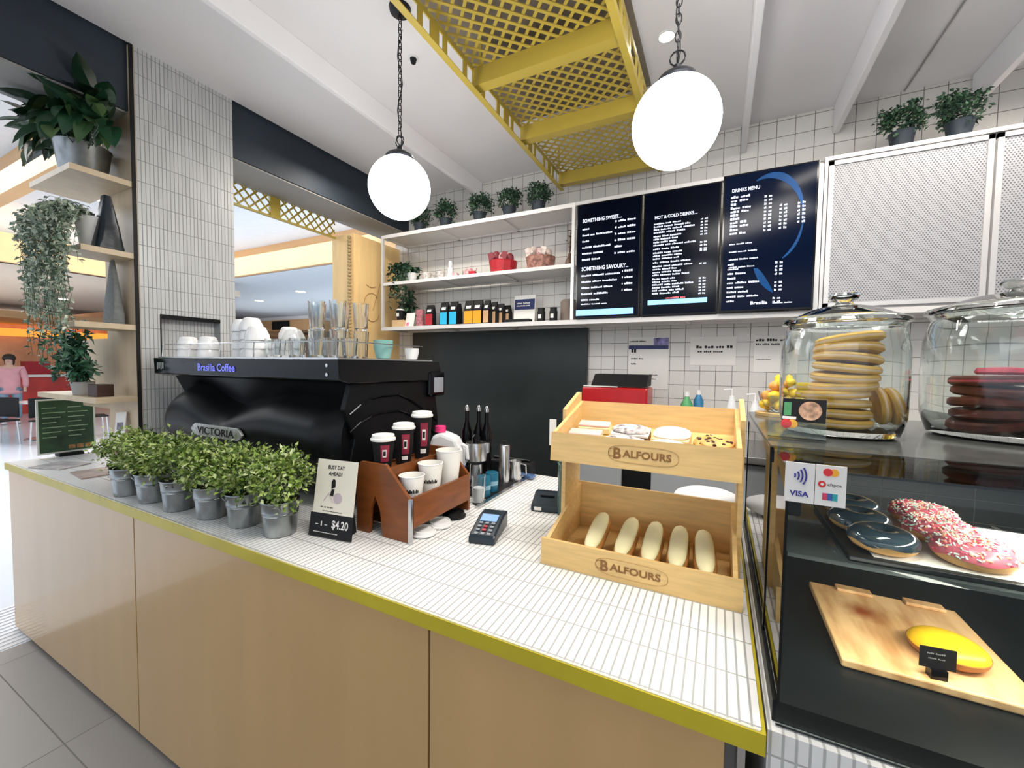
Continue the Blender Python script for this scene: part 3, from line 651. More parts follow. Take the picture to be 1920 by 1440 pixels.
one('brown_canister', 'wide brown canister at the right end of the bottom shelf', 'canister', MB().lathe([(.062, 0), (.064, .16), (.05, .175), (0, .178)], seg=32), mat('taupe_canister', (.22, .17, .14), .6, noise=.08), (-1.045, 3.02, M0), smooth=True)
# notices on the tiles
def notice(x0, x1, z0, z1, label, lines, mt=paper, extra=None):
    t = thing('wall_notice', label, 'notice', ((x0+x1)/2, 3.197, z0))
    b = WB(); b.box(x0, x1, 3.1955, 3.1985, z0, z1); obj('sheet', b, mt, t); b = WB()
    for z, x, ws, h in lines: writing(b, x, z, ws, h, 3.1948, r_)
    obj('writing', b, blackm, t)
    if extra: extra(t)
    return t
def e1(t):
    b = WB(); b.box(-.62, -.335, 3.1945, 3.1953, 1.715, 1.745); obj('navy_band', b, mat('navy_print', (.02, .03, .12), .5), t)
    b = WB(); b.box(-.44, -.335, 3.1945, 3.1953, 1.746, 1.80); obj('picture', b, mat('poster_picture', (.25, .22, .45), .5, noise=.8, nscale=25), t)
notice(-.62, -.332, 1.42, 1.805, 'white hygiene notice with navy band on the tiles above the red box', [(1.77, -.61, (.06, .05), .01), (1.69, -.60, (.04,), .03), (1.64, -.60, (.05, .03), .012), (1.60, -.60, (.04,), .012), (1.52, -.55, (.06, .08), .008), (1.49, -.55, (.08, .05), .008)], extra=e1)
notice(-.19, .10, 1.60, 1.80, 'white sheet with a pencil drawing taped to the tiles below the middle screen', [(1.72, -.15, (.04, .06, .05, .04), .02), (1.69, -.14, (.03, .05, .06), .014)])
notice(.205, .40, 1.56, 1.80, 'white printed sheet with a bold dark heading on the tiles left of the cookie jar', [(1.765, .215, (.05, .06, .04), .018), (1.74, .215, (.03, .04, .05), .012), (1.64, .22, (.05, .03), .006)])
# ================================================================= BACK BENCH
BB = thing('back_bench', 'stainless topped back bench with pale grey doors under the tiled wall', 'bench', (.4, 2.6, 0))
b = WB(); b.box(-.92, 1.9, 2.56, 3.195, 1.06, 1.10); obj('bench_top', b, steel, BB, bevel=.003)
b = WB(); b.box(-.90, 1.9, 2.62, 3.19, .02, 1.06); obj('carcass', b, blackm, BB)
for x0, x1 in ((-.89, -.53), (-.35, .25), (.26, .86), (.87, 1.47)):
    b = WB(); b.box(x0, x1, 2.60, 2.62, .10, 1.045); obj('door', b, mat('pale_grey_door', (.42, .44, .46), .4, noise=.04), BB)
t = thing('contact_grill', 'red enamel box with a raised black lid on the back bench', 'grill', (-.61, 2.82, 1.1005))
obj('body', MB().box(-.22, .21, -.12, .12, .02, .345), red, t, bevel=.012)
for x in (-.18, .17):
    for y in (-.09, .09): obj('foot', MB().lathe([(.014, 0), (.014, .02)], (x, y, 0), 12), blackm, t)
obj('lid', MB().prism([(-.12, .352), (.10, .352), (.12, .43), (-.02, .43)], 0, -.16, .20), blackm, t, bevel=.006)
obj('tray_rim', MB().box(-.21, .02, -.122, -.09, .3455, .352), paper, t)
obj('handle', MB().tube([(.21, -.10, .23), (.25, -.13, .23), (.28, -.13, .23)], .008, 8), blackm, t)
def bottle(x, y, z, label, body, cap, pr, name='bottle', cat='bottle', pump=False, h=.2):
    t = thing(name, label, cat, (x, y, z)); obj('body', MB().lathe(pr, seg=24), body, t, smooth=True)
    if pump:
        b = MB().lathe([(.014, h), (.014, h+.015), (.004, h+.016), (.004, h+.055)], seg=14); b.tube([(0, 0, h+.055), (-.045, 0, h+.05)], .005, 6); obj('pump', b, cap, t)
    else: obj('cap', MB().lathe([(.013, h), (.014, h+.03), (0, h+.032)], seg=16), cap, t, smooth=True)
    return t
greenb = mat('green_label', (.08, .32, .12), .4, noise=.3, nscale=20)
bottle(-.175, 2.80, 1.1005, 'green labelled clear bottle on the back bench behind the pastry rack', greenb, porc, [(.035, 0), (.036, .25), (.02, .28), (.012, .30)], h=.30)
bottle(-.11, 2.86, 1.1005, 'blue and green bottle just right of the green labelled one', mat('blue_label', (.03, .18, .35), .4, noise=.4, nscale=20), porc, [(.028, 0), (.03, .27), (.013, .31)], h=.31)
bottle(.075, 2.80, 1.1005, 'clear pump bottle on the back bench, tall one behind the rack', milk, porc, [(.032, 0), (.034, .22), (.014, .30)], pump=True, h=.30, name='pump_bottle')
bottle(.19, 2.72, 1.1005, 'clear pump bottle nearest the bowl of yellow treats', milk, porc, [(.03, 0), (.032, .22), (.014, .28)], pump=True, h=.28, name='pump_bottle')
# ================================================================= COFFEE MACHINE
CM = thing('espresso_machine', 'large black coffee machine with blue lettering and silver badge on the counter', 'coffee machine', (-1.95, 1.35, ZT))
X0, X1, Y0, Y1 = -2.64, -1.262, 1.07, 1.70
def edge(x):
    t = (x-X0)/(X1-X0)
    if t < .16: return 1.34+.115*math.sin(t/.16*math.pi/2)
    if t < .44: return 1.35+.105*(.5+.5*math.cos((t-.16)/.28*math.pi))
    if t < .70: return 1.35+.085*math.sin((t-.44)/.26*math.pi/2)
    return 1.435-.03*(t-.70)/.3
b = WB(); NX, NZ = 56, 26; g = []
for i in range(NX+1):
    x = X0+.05+(X1-X0-.09)*i/NX; e = edge(x); side = min(1, (i+.3)/5, (NX-i+.3)/5); row = []
    for k in range(NZ+1):
        if k <= 18:
            t = 1-k/18; z = 1.04+(e-1.04)*(1-t); y = 1.175-.125*(math.sin(math.pi*min(1, t**.72)) if t > 0 else 0)*(.45+.55*math.sin(side*math.pi/2))
            if k == 18: y = 1.16
        else: s = (k-18)/(NZ-18); z = e+.006+(1.50-e-.006)*s; y = 1.195-.055*s
        row.append((x, y, z))
    g.append(row)
n = NZ+1; vs = [p for r in g for p in r]; fs = [(i*n+k, (i+1)*n+k, (i+1)*n+k+1, i*n+k+1) for i in range(NX) for k in range(NZ)]
bk = len(vs)
for r in (g[0], g[-1]): vs += [(p[0], 1.5, p[2]) for p in r]
for k in range(NZ): fs.append((k, k+1, bk+k+1, bk+k)); fs.append((NX*n+k, NX*n+k+1, bk+n+k+1, bk+n+k))
b.add(vs, fs); obj('curved_back_shell', b, blacks, CM, smooth=True)
b = WB(); b.box(X0+.055, X1-.045, 1.2, Y1-.03, 1.04, 1.50); obj('body', b, blackm, CM)
b = WB(); b.prism([(1.10, 1.04), (1.68, 1.04), (1.70, 1.30), (1.66, 1.50), (1.14, 1.50), (1.11, 1.40), (1.16, 1.28)], 0, X1-.045, X1-.018); sd = obj('side_panel', b, blacks, CM, bevel=.004)
for o_ in (0, -.07):
    b = WB(); b.tube([(X1-.014, 1.13+.055*k, 1.44+o_-.0+(-.0 if k < 6 else -.018*(k-5)**1.3)-(.06*(1-k/3)**2 if k < 3 else 0)) for k in range(11)], .004, 6)
    obj('trim_line', b, blackg, CM)
b = WB(); b.prism([(Y0, 1.512), (Y0-.004, 1.594), (Y1-.02, 1.594), (Y1, 1.53), (Y1-.04, 1.50), (Y0+.05, 1.50)], 0, X0, X1); obj('top_band', b, blackg, CM, bevel=.004)
b = WB(); b.box(X0+.02, X1-.02, Y0+.01, Y1-.05, 1.594, 1.600); obj('cup_tray', b, steel, CM)
b = WB(); txt_mb(b, 'Brasilia Coffee', (-2.215, Y0-.0045, 1.535), (1, 0, 0), (0, 0, 1), .034, .30, bold=.012); obj('blue_lettering', b, mat('blue_letters', (.16, .18, .85), .4, emit=.5, noise=.01), CM)['label'] = 'blue Brasilia Coffee lettering'
for z in (1.535, 1.57):
    b = WB(); b.lathe([(0, 0), (.006, 0), (.007, .003), (0, .004)], (0, 0, 0), 12, Matrix.Translation((-1.325, Y0-.002, z)) @ Matrix.Rotation(R(90), 4, 'X')); obj('screw', b, steel, CM)
b = WB()
for i in range(4): b.box(-2.60+.018*i, -2.592+.018*i, Y0-.0055, Y0-.003, 1.535+.004*(i % 2), 1.57)
obj('side_marks', b, mat('grey_marks', (.35, .37, .36), .4, noise=.1), CM)
bx0, bx1, bz = -2.205, -1.835, 1.262
b = WB(); b.prism([(bx0-.02, bz), (bx0, bz+.018), (bx0+.02, bz+.028), (bx1-.02, bz+.028), (bx1, bz+.018), (bx1+.02, bz), (bx1, bz-.018), (bx1-.02, bz-.028), (bx0+.02, bz-.028), (bx0, bz-.018)], 1, 1.035, 1.045); bd = obj('badge', b, mat('badge_silver', (.62, .62, .60), .35, metal=.7, noise=.35, nscale=60), CM, bevel=.002)
b = WB(); txt_mb(b, 'VICTORIA', (bx0+.04, 1.034, bz-.016), (1, 0, 0), (0, 0, 1), .032, bx1-bx0-.08, bold=.01); b.v = [v-Vector(CM.location) for v in b.v]; b.world = False; obj('badge_letters', b, blackm, bd)
for x in (X0+.12, X1-.14):
    for y in (1.24, 1.60): b = WB(); b.lathe([(.03, 0), (.022, .015), (.02, .062)], (x, y, ZT+.0008), 20); obj('foot', b, steel, CM)
b = WB(); b.box(X1-.03, X1+.01, 1.60, 1.72, 1.42, 1.545); obj('steam_side_housing', b, blackg, CM, bevel=.012)
b = WB(); b.box(X1+.010, X1+.014, 1.625, 1.70, 1.44, 1.515); obj('lever_window', b, mat('smoky_clear', (.28, .30, .33), .15, noise=.1), CM, bevel=.002)
b = WB(); b.tube([(X0+.04, 1.10, 1.665), (X1-.04, 1.10, 1.665), (X1-.04, Y1-.10, 1.665)], .0028, 6); obj('cup_rail', b, steel, CM)
for x in [X0+.05+.26*k for k in range(6)]: b = WB(); b.tube([(x-.02, 1.10, 1.667), (x, 1.085, 1.6)], .003, 6); obj('rail_post', b, steel, CM)
# ---- cups and glasses on the machine
ZM = 1.6005
def inv(pr): return pr
def mug(r0=.034, r1=.046, h=.062, mt=porc, up=False):
    p = [(r0*.8, 0), (r0, .004), (r1*.97, h*.6), (r1, h), (r1-.004, h), (r0*.9, h*.15), (0, h*.12)]
    if not up: p = [(r, h-z) for r, z in p][::-1]
    return MB().lathe(p, seg=28, cap=False)
def stackcup(x, y, n, label, g='white cups stacked on the coffee machine', r1=.05, h=.065, step=.034, mt=porc):
    for i in range(n):
        one('white_cup', label[i] if isinstance(label, (list, tuple)) else label, 'cup', mug(.036, r1, h), mt, (x, y, ZM+i*step*1.0+i*.0005), 0, g, True)
def lbl(base, n): return [('bottom', 'second', 'third', 'topmost')[i if i < n-1 or n == 4 else 3] + ' upturned white cup in ' + base for i in range(n)]
stackcup(-2.50, 1.16, 2, lbl('the short stack nearest the tiled column', 2), step=.04)
stackcup(-2.37, 1.19, 2, lbl('the short stack second from the left', 2), step=.04)
stackcup(-2.26, 1.30, 4, lbl('the tall stack left of centre on the machine', 4), r1=.054, step=.045)
stackcup(-2.13, 1.27, 4, lbl('the tall stack just right of the other tall one', 4), r1=.054, step=.045)
stackcup(-2.05, 1.42, 3, lbl('the rear stack behind the two tall ones', 3), r1=.054, step=.05)
stackcup(-1.97, 1.20, 3, lbl('the stack directly above the lettering, right end', 3), r1=.054, step=.04)
stackcup(-1.93, 1.36, 3, lbl('the rightmost white stack beside the glasses', 3), r1=.054, step=.04)
tum = mat('thin_glass', (.93, .96, .97), .04, alpha=1, trans=1, ior=1.45)
def tumbler(r0, r1, h, ribs=0):
    b = MB(); seg = 24; p = [(r0, 0), (r1, h), (r1-.003, h), (r0-.003, .012), (0, .012)]
    b.lathe([(0, 0)]+p, seg=48, cap=False)
    for v in b.v:
        q = math.hypot(v.x, v.y)
        if q > r0*.9 and v.z < h*.97: k = 1+.035*math.cos(12*math.atan2(v.y, v.x)); v.x *= k; v.y *= k
    return b
gl = [(-1.82, 1.18), (-1.735, 1.23), (-1.65, 1.18), (-1.57, 1.21), (-1.87, 1.24), (-1.49, 1.22), (-1.41, 1.25)]
gn = ['leftmost small clear glass, beside the white cups', 'small clear glass behind the gap in the front row', 'small clear glass left of the tumbler stacks', 'small clear glass in front of the tumbler stacks', 'small clear glass behind the leftmost one', 'small clear glass right of centre in front of the tumblers', 'small clear glass nearest the teal cup']
p0 = None
for (x, y), l in zip(gl, gn):
    if p0 is None: p0 = one('small_glass', l, 'glass', tumbler(.026, .034, .085), tum, (x, y, ZM), 0, 'small glasses on the coffee machine', True)
    else: dup(p0, (x, y, ZM), 0, l)
p0 = None; tl = [(-1.80, 1.40), (-1.72, 1.33), (-1.69, 1.45), (-1.61, 1.36), (-1.58, 1.47)]; tn = ['leftmost', 'second from left, front', 'middle rear, tallest looking', 'fourth, right of the tall pair', 'rightmost rear']
for k, (x, y) in enumerate(tl):
    for i in range(2):
        l = ('lower' if i == 0 else 'upper')+' clear tumbler of the %s tumbler stack' % tn[k]
        if p0 is None: p0 = one('tall_tumbler', l, 'glass', tumbler(.030, .038, .135), tum, (x, y, ZM), 0, 'tall tumblers stacked on the coffee machine', True)
        else: dup(p0, (x, y, ZM+.1365*i*(.93 if k else .93)+.0095*i), 0, l)
one('teal_cup', 'teal green takeaway cup at the right of the coffee machine top', 'cup', mug(.03, .043, .085, up=True), teal, (-1.36, 1.395, ZM), smooth=True)
one('small_white_cup', 'small white cup at the far right end of the coffee machine top', 'cup', mug(.026, .034, .055, up=True), porc, (-1.335, 1.56, ZM), smooth=True)
# ================================================================= CADDY AND ITS CUPS
CA = thing('cup_caddy', 'brown wooden two-tier cup caddy with a notched side on the counter', 'caddy', (-1.03, 1.05, ZT))
side = [(-1.145, .981), (-1.085, .981), (-1.078, 1.07), (-1.057, 1.118), (-1.034, 1.07), (-1.022, .981), (-.905, .981), (-.905, 1.130), (-1.008, 1.232), (-1.125, 1.232), (-1.145, 1.20)]
for y in (1.045, 1.405): b = WB(); b.prism(side, 1, y, y+.013); obj('side_panel', b, cadw, CA)
b = WB(); b.box(-.909, -.896, 1.059, 1.404, 1.028, 1.131); obj('front_fascia', b, cadw, CA, bevel=.001)
b = WB(); b.box(-1.015, -1.005, 1.059, 1.404, 1.085, 1.218); obj('tier_riser', b, cadw, CA)
b = WB(); b.box(-1.14, -1.016, 1.059, 1.404, 1.185, 1.193); obj('upper_deck', b, cadw, CA)
b = WB(); b.box(-1.004, -.910, 1.059, 1.404, 1.080, 1.087); obj('lower_deck', b, cadw, CA)
b = WB(); b.box(-1.145, -1.137, 1.059, 1.404, .981, 1.2); obj('back_panel', b, cadw, CA)
b = WB(); b.box(-.904, -.892, 1.040, 1.050, .981, 1.131); obj('metal_corner_strip', b, steel, CA)
b = WB(); b.box(-1.13, -.915, 1.06, 1.40, 1.018, 1.022); obj('lid_shelf', b, steel, CA)
lidp = [(.040, 0), (.046, .003), (.046, .008), (.041, .010), (.039, .020), (.035, .0205), (.034, .016), (0, .016)]  # cup lids lying in the slot under the caddy fascia
for i, (x, y, m_, n_) in enumerate(((-.93, 1.13, porc, 'white'), (-.925, 1.22, porc, 'white'), (-.93, 1.32, blackm, 'black'))):
    one('takeaway_lid', ('nearest white cup lid lying in the slot under the caddy fascia', 'middle white cup lid lying in the slot under the caddy', 'black cup lid farthest back in the slot under the caddy')[i], 'takeaway_lid', MB().lathe(lidp, seg=28), m_, (x+.016, y, .981), group='cup lids in the caddy slot', smooth=True)
hot = mat('print_dark_red', (.28, .02, .05), .5, noise=.4, nscale=30)
def kcup(y, h, label):
    t = thing('takeaway_cup', label, 'cup', (-1.085, y, 1.1935), 0, 'black takeaway cups on the caddy'); r1 = .040
    obj('cup', MB().lathe([(.028, 0), (r1, h), (0, h)], seg=32), blackm, t, smooth=True)
    obj('lid', MB().lathe([(r1+.004, h-.004), (r1+.005, h+.003), (r1+.0005, h+.007), (r1-.001, h+.017), (r1-.006, h+.018), (r1-.007, h+.014), (0, h+.014)], seg=32), foam, t, smooth=True)
    def patch(nm, a0, a1, z0, z1, mm, off=.0006):
        b = MB(); n = 10; vs = []
        for k in range(n+1):
            a = R(a0+(a1-a0)*k/n)
            for z in (z0, z1):
                r = .028+(r1-.028)*z/h+off; vs.append((r*math.cos(a), r*math.sin(a), z))
        b.add(vs, [(2*k, 2*k+2, 2*k+3, 2*k+1) for k in range(n)]); obj(nm, b, mm, t)
    patch('red_print', -60, -12, h*.3, h*.85, hot); patch('white_print', -62, -20, h*.14, h*.24, paper, .0012); patch('white_emblem', -50, -28, h*.45, h*.7, paper, .0012); patch('emblem_centre', -46, -32, h*.5, h*.65, blackm, .0018)
    return t
kcup(1.113, .112, 'smallest black takeaway cup with white lid, nearest on the caddy')
kcup(1.222, .140, 'middle black takeaway cup with white lid on the caddy')
kcup(1.332, .175, 'tallest black takeaway cup with white lid, farthest on the caddy')
def wcup(y, r1, h, label):
    t = thing('paper_cup', label, 'cup', (-.955, y, 1.0875), 0, 'white paper cups on the caddy')
    obj('cup', MB().lathe([(r1*.72, 0), (r1, h), (r1+.002, h+.002), (r1-.002, h+.003), (r1*.68, .01), (0, .01)], seg=32), foam, t, smooth=True)
    b = MB(); rr = r1*.88
    for k in range(9):
        a = R(-85+k*8); a2 = R(-85+k*8+6); z = h*.45; hh = .010+.004*(k % 2)
        r2 = r1*(.72+.28*z/h)+.001; r3 = r1*(.72+.28*(z+hh)/h)+.001
        b.quad((r2*math.cos(a), r2*math.sin(a), z), (r2*math.cos(a2), r2*math.sin(a2), z), (r3*math.cos(a2), r3*math.sin(a2), z+hh), (r3*math.cos(a), r3*math.sin(a), z+hh))
    if h < .14: obj('print', b, blackm, t)
    return t
wcup(1.118, .044, .100, 'shortest white paper cup, nearest on the caddy front tier')
wcup(1.222, .046, .122, 'middle white paper cup with black print on the caddy front tier')
wcup(1.338, .050, .150, 'tallest plain white paper cup, farthest on the caddy front tier')
# price sign
SG = thing('price_sign', 'standing white and black price sign reading BUSY DAY AHEAD beside the nearest bucket plant', 'sign', (-1.165, .945, ZT), R(8))
Mx = Matrix.Rotation(R(-9), 4, 'X')
obj('black_lower_card', MB().cb((0, 0, .040), (.180, .004, .078), Mx), blackm, SG, loc=(0, 0, .002)); obj('white_upper_card', MB().cb((.002, 0, .172), (.168, .004, .182), Mx), cream, SG, loc=(0, 0, .002))
obj('easel_back', MB().prism([(.006, 0), (.075, 0), (.040, .2)], 0, -.05, .05), blackm, SG, loc=(0, 0, .002))
def onsign(fn, nm, mt):
    b = MB(); fn(b); b.v = [Mx @ v for v in b.v]; return obj(nm, b, mt, SG, loc=(0, 0, .002))
onsign(lambda b: (txt_mb(b, 'BUSY DAY', (-.034, -.0022, .232), (1, 0, 0), (0, 0, 1), .013, .070, bold=.02), txt_mb(b, 'AHEAD?', (-.030, -.0022, .210), (1, 0, 0), (0, 0, 1), .013, .058, bold=.02), writing(b, -.05, .100, (.01, .01, .012, .01), .005, -.0026, r_), writing(b, -.04, .088, (.03, .05), .003, -.0026, r_)), 'heading', blackm)
onsign(lambda b: (txt_mb(b, '-1-', (-.064, -.0022, .038), (1, 0, 0), (0, 0, 1), .016, .05), txt_mb(b, '$4.20', (.005, -.0022, .036), (1, 0, 0), (0, 0, 1), .026, .068, bold=.02), writing(b, -.07, .016, (.05, .05), .003, -.0026, r_)), 'price', paper)
onsign(lambda b: (b.prism([(-.012, .165), (.004, .172), (.002, .195), (-.006, .20), (-.014, .19)], 1, -.0032, -.0022), b.prism([(-.016, .142), (-.002, .140), (.002, .165), (-.010, .165)], 1, -.0032, -.0022)), 'figure_print', blackm)
onsign(lambda b: (b.lathe([(0, 0), (.018, 0), (.018, .0008), (0, .0008)], (.018, .1355, .0022), 20, Matrix.Rotation(R(90), 4, 'X')), b.tube([(-.04, -.003, .122), (-.02, -.003, .15), (.0, -.003, .12)], .0016, 5)), 'pink_print', mat('pink_grey_print', (.50, .42, .44), .7, noise=.2))
# ================================================================= ITEMS BEHIND THE CADDY
J = thing('milk_jug', 'white plastic milk jug with pink cap behind the caddy', 'jug', (-1.075, 1.50, ZT), R(20))
obj('body', MB().prism([(-.07, .0), (.07, .0), (.07, .22), (.045, .275), (-.02, .30), (-.06, .285), (-.07, .25)], 1, -.05, .05), milk, J, bevel=.014)
obj('handle', MB().tube([(.062, 0, .245), (.085, 0, .235), (.090, 0, .18), (.070, 0, .14)], .009, 8), milk, J, smooth=True)
obj('cap', MB().lathe([(.024, 0), (.024, .026), (0, .027)], (-.035, 0, .298), 24), pinkm, J, smooth=True)
def syrup(x, y, z, label, h=.30): 
    t = thing('syrup_bottle', label, 'bottle', (x, y, z), 0, 'dark bottles behind the milk jug'); obj('body', MB().lathe([(.026, 0), (.027, h*.7), (.011, h*.85), (.011, h), (0, h)], seg=20), blackg, t, smooth=True)
    obj('pourer', MB().lathe([(.012, h), (.012, h+.015), (.005, h+.03), (0, h+.03)], seg=14), steel, t, smooth=True)
for i in range(3): syrup(-1.17+i*.06, 1.80+.02*(i % 2), ZT, ('left', 'middle', 'right')[i]+' dark bottle with silver pourer behind the milk jug', .36)
t = thing('coffee_grinder', 'squat stainless coffee grinder right of the milk jug', 'grinder', (-1.04, 1.685, ZT)); obj('body', MB().lathe([(.04, 0), (.045, .02), (.032, .05), (.03, .12), (.052, .14), (.055, .20), (.05, .225), (0, .225)], seg=28), steel, t, smooth=True)
obj('knob', MB().lathe([(.018, .225), (.02, .25), (.008, .265), (0, .265)], seg=18), blackg, t, smooth=True)
for a in (0.3, 2.2, 4.4): obj('clamp', MB().cb((.054*math.cos(a), .054*math.sin(a), .20), (.018, .018, .05)), steel, t, bevel=.003)
t = thing('steel_canister', 'tall narrow stainless canister behind the grinder', 'canister', (-.945, 1.80, ZT)); obj('body', MB().lathe([(.026, 0), (.027, .20), (.024, .205), (0, .205)], seg=24), steel, t, smooth=True); obj('lid_knob', MB().lathe([(.008, .205), (.012, .222), (0, .226)], seg=14), blackm, t, smooth=True)
t = thing('water_bottle', 'white bottle with bright blue cap just behind the caddy', 'bottle', (-.975, 1.455, ZT)); obj('body', MB().lathe([(.022, 0), (.024, .006), (.024, .10), (.014, .13), (0, .13)], seg=24), milk, t, smooth=True); obj('cap', MB().lathe([(.018, .13), (.018, .168), (0, .17)], seg=20), bluep, t, smooth=True)
t = thing('glass_jug', 'small clear glass with milk residue beside the blue capped bottle', 'glass', (-.912, 1.50, ZT)); obj('glass', tumbler(.026, .032, .125), tum, t, smooth=True); obj('milk', MB().lathe([(.022, .013), (.0255, .07), (0, .07)], seg=20), milk, t, smooth=True)
MT = thing('drip_mat', 'dark rubber drip mat with steel edge lying on the counter beside the machine', 'mat', (-1.05, 1.72, ZT))
b = WB(); b.box(-1.22, -.895, 1.56, 1.97, ZT+.0005, ZT+.008); obj('mat', b, blackm, MT, bevel=.002)
b = WB(); b.box(-.894, -.874, 1.44, 1.98, ZT+.0005, ZT+.010); obj('steel_edge', b, steel, MT)
for i, (x, y) in enumerate(((-.935, 1.585), (-.94, 1.665))):
    t = thing('teal_tin', ('nearer', 'farther')[i]+' of the two dark teal tins standing on the drip mat', 'tin', (x, y, ZT+.0085), 0, 'teal tins')
    obj('tin', MB().lathe([(.029, 0), (.030, .004), (.030, .085), (.028, .088), (0, .088)], seg=28), tealp, t, smooth=True); obj('band', MB().lathe([(.0305, .03), (.0305, .05)], seg=28, cap=False), mat('pale_blue_band', (.25, .45, .55), .5, noise=.3, nscale=40), t, smooth=True)
t = thing('milk_pitcher', 'stainless milk pitcher with a handle on the drip mat behind the teal tins', 'pitcher', (-.925, 1.88, ZT+.0085)); obj('body', MB().lathe([(.036, 0), (.038, .02), (.030, .075), (.034, .10), (.032, .10), (.027, .07), (0, .01)], seg=28), steel, t, smooth=True); obj('handle', MB().tube([(.03, 0, .09), (.062, 0, .085), (.065, 0, .04), (.036, 0, .02)], .004, 8), steel, t)
t = thing('knock_box', 'black knock box at the back of the counter near the dark wall panel', 'knock box', (-1.02, 1.995, ZT)); obj('box', MB().box(-.12, .14, -.02, .055, .001, .075), blackm, t, bevel=.012); obj('bar', MB().tube([(-.10, .018, .08), (.12, .018, .08)], .009, 10), blacks, t, smooth=True)
for i, x in enumerate((-.815, -.765)): one('blue_sachet', ('left', 'right')[i]+' small blue and silver sachet lying near the knock box', 'sachet', MB().cb((0, 0, .008), (.045, .05, .016)), mat('blue_foil', (.12, .22, .45), .25, metal=.4, noise=.4, nscale=40), (x-.11, 1.955, ZT+.009), .4+i, 'sachets by the knock box', bevel=.004)
# payment terminals
def terminal(x, y, rz, label, w, l, lit):
    t = thing('card_terminal', label, 'card terminal', (x, y, ZT+.0006), rz)
    obj('body', MB().prism([(-l/2, 0), (l/2, 0), (l/2, .055), (l*.2, .058), (-l/2+.01, .030), (-l/2, .022)], 0, -w/2, w/2), mat('terminal_black', (.012, .022, .032), .3, noise=.15), t, bevel=.006)
    sl = math.atan2(.028, l*.7-.01); M_ = Matrix.Translation((0, -l*.15, .0445)) @ Matrix.Rotation(sl, 4, 'X')
    if lit:
        obj('screen', MB().cb((0, l*.20, .0015), (w*.66, l*.22, .002), M_), mat('lcd_blue', (.16, .28, .50), .3, emit=.5, noise=.05), t)
        keys = [(a, c) for c in range(4) for a in range(3)]
        for i, (a, c) in enumerate(keys):
            mm = [mat('key_grey', (.25, .27, .3), .5, noise=.05), mat('key_red', (.45, .04, .05), .5, noise=.05)][1 if i in (4, 7) else 0]
            obj('key', MB().cb(((a-1)*w*.24, l*.03-c*.020, .0012), (w*.14, .009, .0035), M_), mm, t)
    else:
        obj('slot', MB().cb((0, l*.1, .0015), (w*.5, .008, .002), M_), blackg, t); obj('receipt', MB().cb((-w*.25, -l*.52, .014), (w*.25, .003, .014)), paper, t)
    return t
terminal(-.712, 1.245, R(14), 'dark card terminal with a lit blue screen and keys, in front of the caddy', .092, .19, True)
terminal(-.63, 1.60, R(12), 'second black card terminal behind, left of the green glass cylinder', .12, .13, False)
t = thing('glass_cylinder', 'tall dark green glass cylinder standing left of the pastry rack', 'vase', (-.535, 1.56, ZT)); obj('glass', MB().lathe([(.034, 0), (.035, .205), (.038, .21), (.033, .21), (.031, .01), (0, .01)], seg=32), glassg, t, smooth=True)
obj('dark_contents', MB().lathe([(.028, .012), (.028, .185), (0, .185)], seg=24), mat('dark_green', (.02, .06, .04), .5, noise=.7, nscale=30), t, smooth=True)
# ================================================================= PASTRY RACK
RK = thing('pastry_rack', 'two-tier pale wooden pastry rack branded BALFOURS on the counter', 'rack', (-.197, 1.30, ZT))
rx0, rx1, th = -.452, .059, .011
def slab(p0, p1, x0, x1, t, nm, parent=RK, m_=None):
    """board between two (y,z) edges with thickness t upward"""
    b = WB(); (ya, za), (yb, zb) = p0, p1; d = Vector((yb-ya, zb-za)).normalized(); n_ = Vector((-d.y, d.x))*t
    b.prism([(ya, za), (yb, zb), (yb+n_.x, zb+n_.y), (ya+n_.x, za+n_.y)], 0, x0, x1); return obj(nm, b, m_ or rackw, parent)
for x in (rx0-.013, rx1):
    b = WB(); b.prism([(1.305, ZT+.0005), (1.47, ZT+.0005), (1.47, 1.485), (1.455, 1.485), (1.305, 1.435)], 0, x, x+.013); obj('upright', b, rackw, RK)
# lower box
b = WB(); b.box(rx0-.012, rx1+.012, 1.131, 1.131+th, ZT+.0005, 1.060); obj('lower_front_board', b, rackw, RK)
b = WB(); b.box(rx0, rx1, 1.459, 1.470, ZT+.0005, 1.155); obj('lower_back_board', b, rackw, RK)
for x in (rx0-.0005, rx1-th+.0005):
    b = WB(); b.prism([(1.142, ZT+.0005), (1.459, ZT+.0005), (1.459, 1.150), (1.142, 1.060)], 0, x, x+th); obj('lower_side_board', b, rackw, RK)
b = WB(); b.box(rx0+th, rx1-th, 1.142, 1.459, ZT+.002, ZT+.010); obj('lower_floor', b, rackw, RK)
for y in (1.18, 1.32): pass
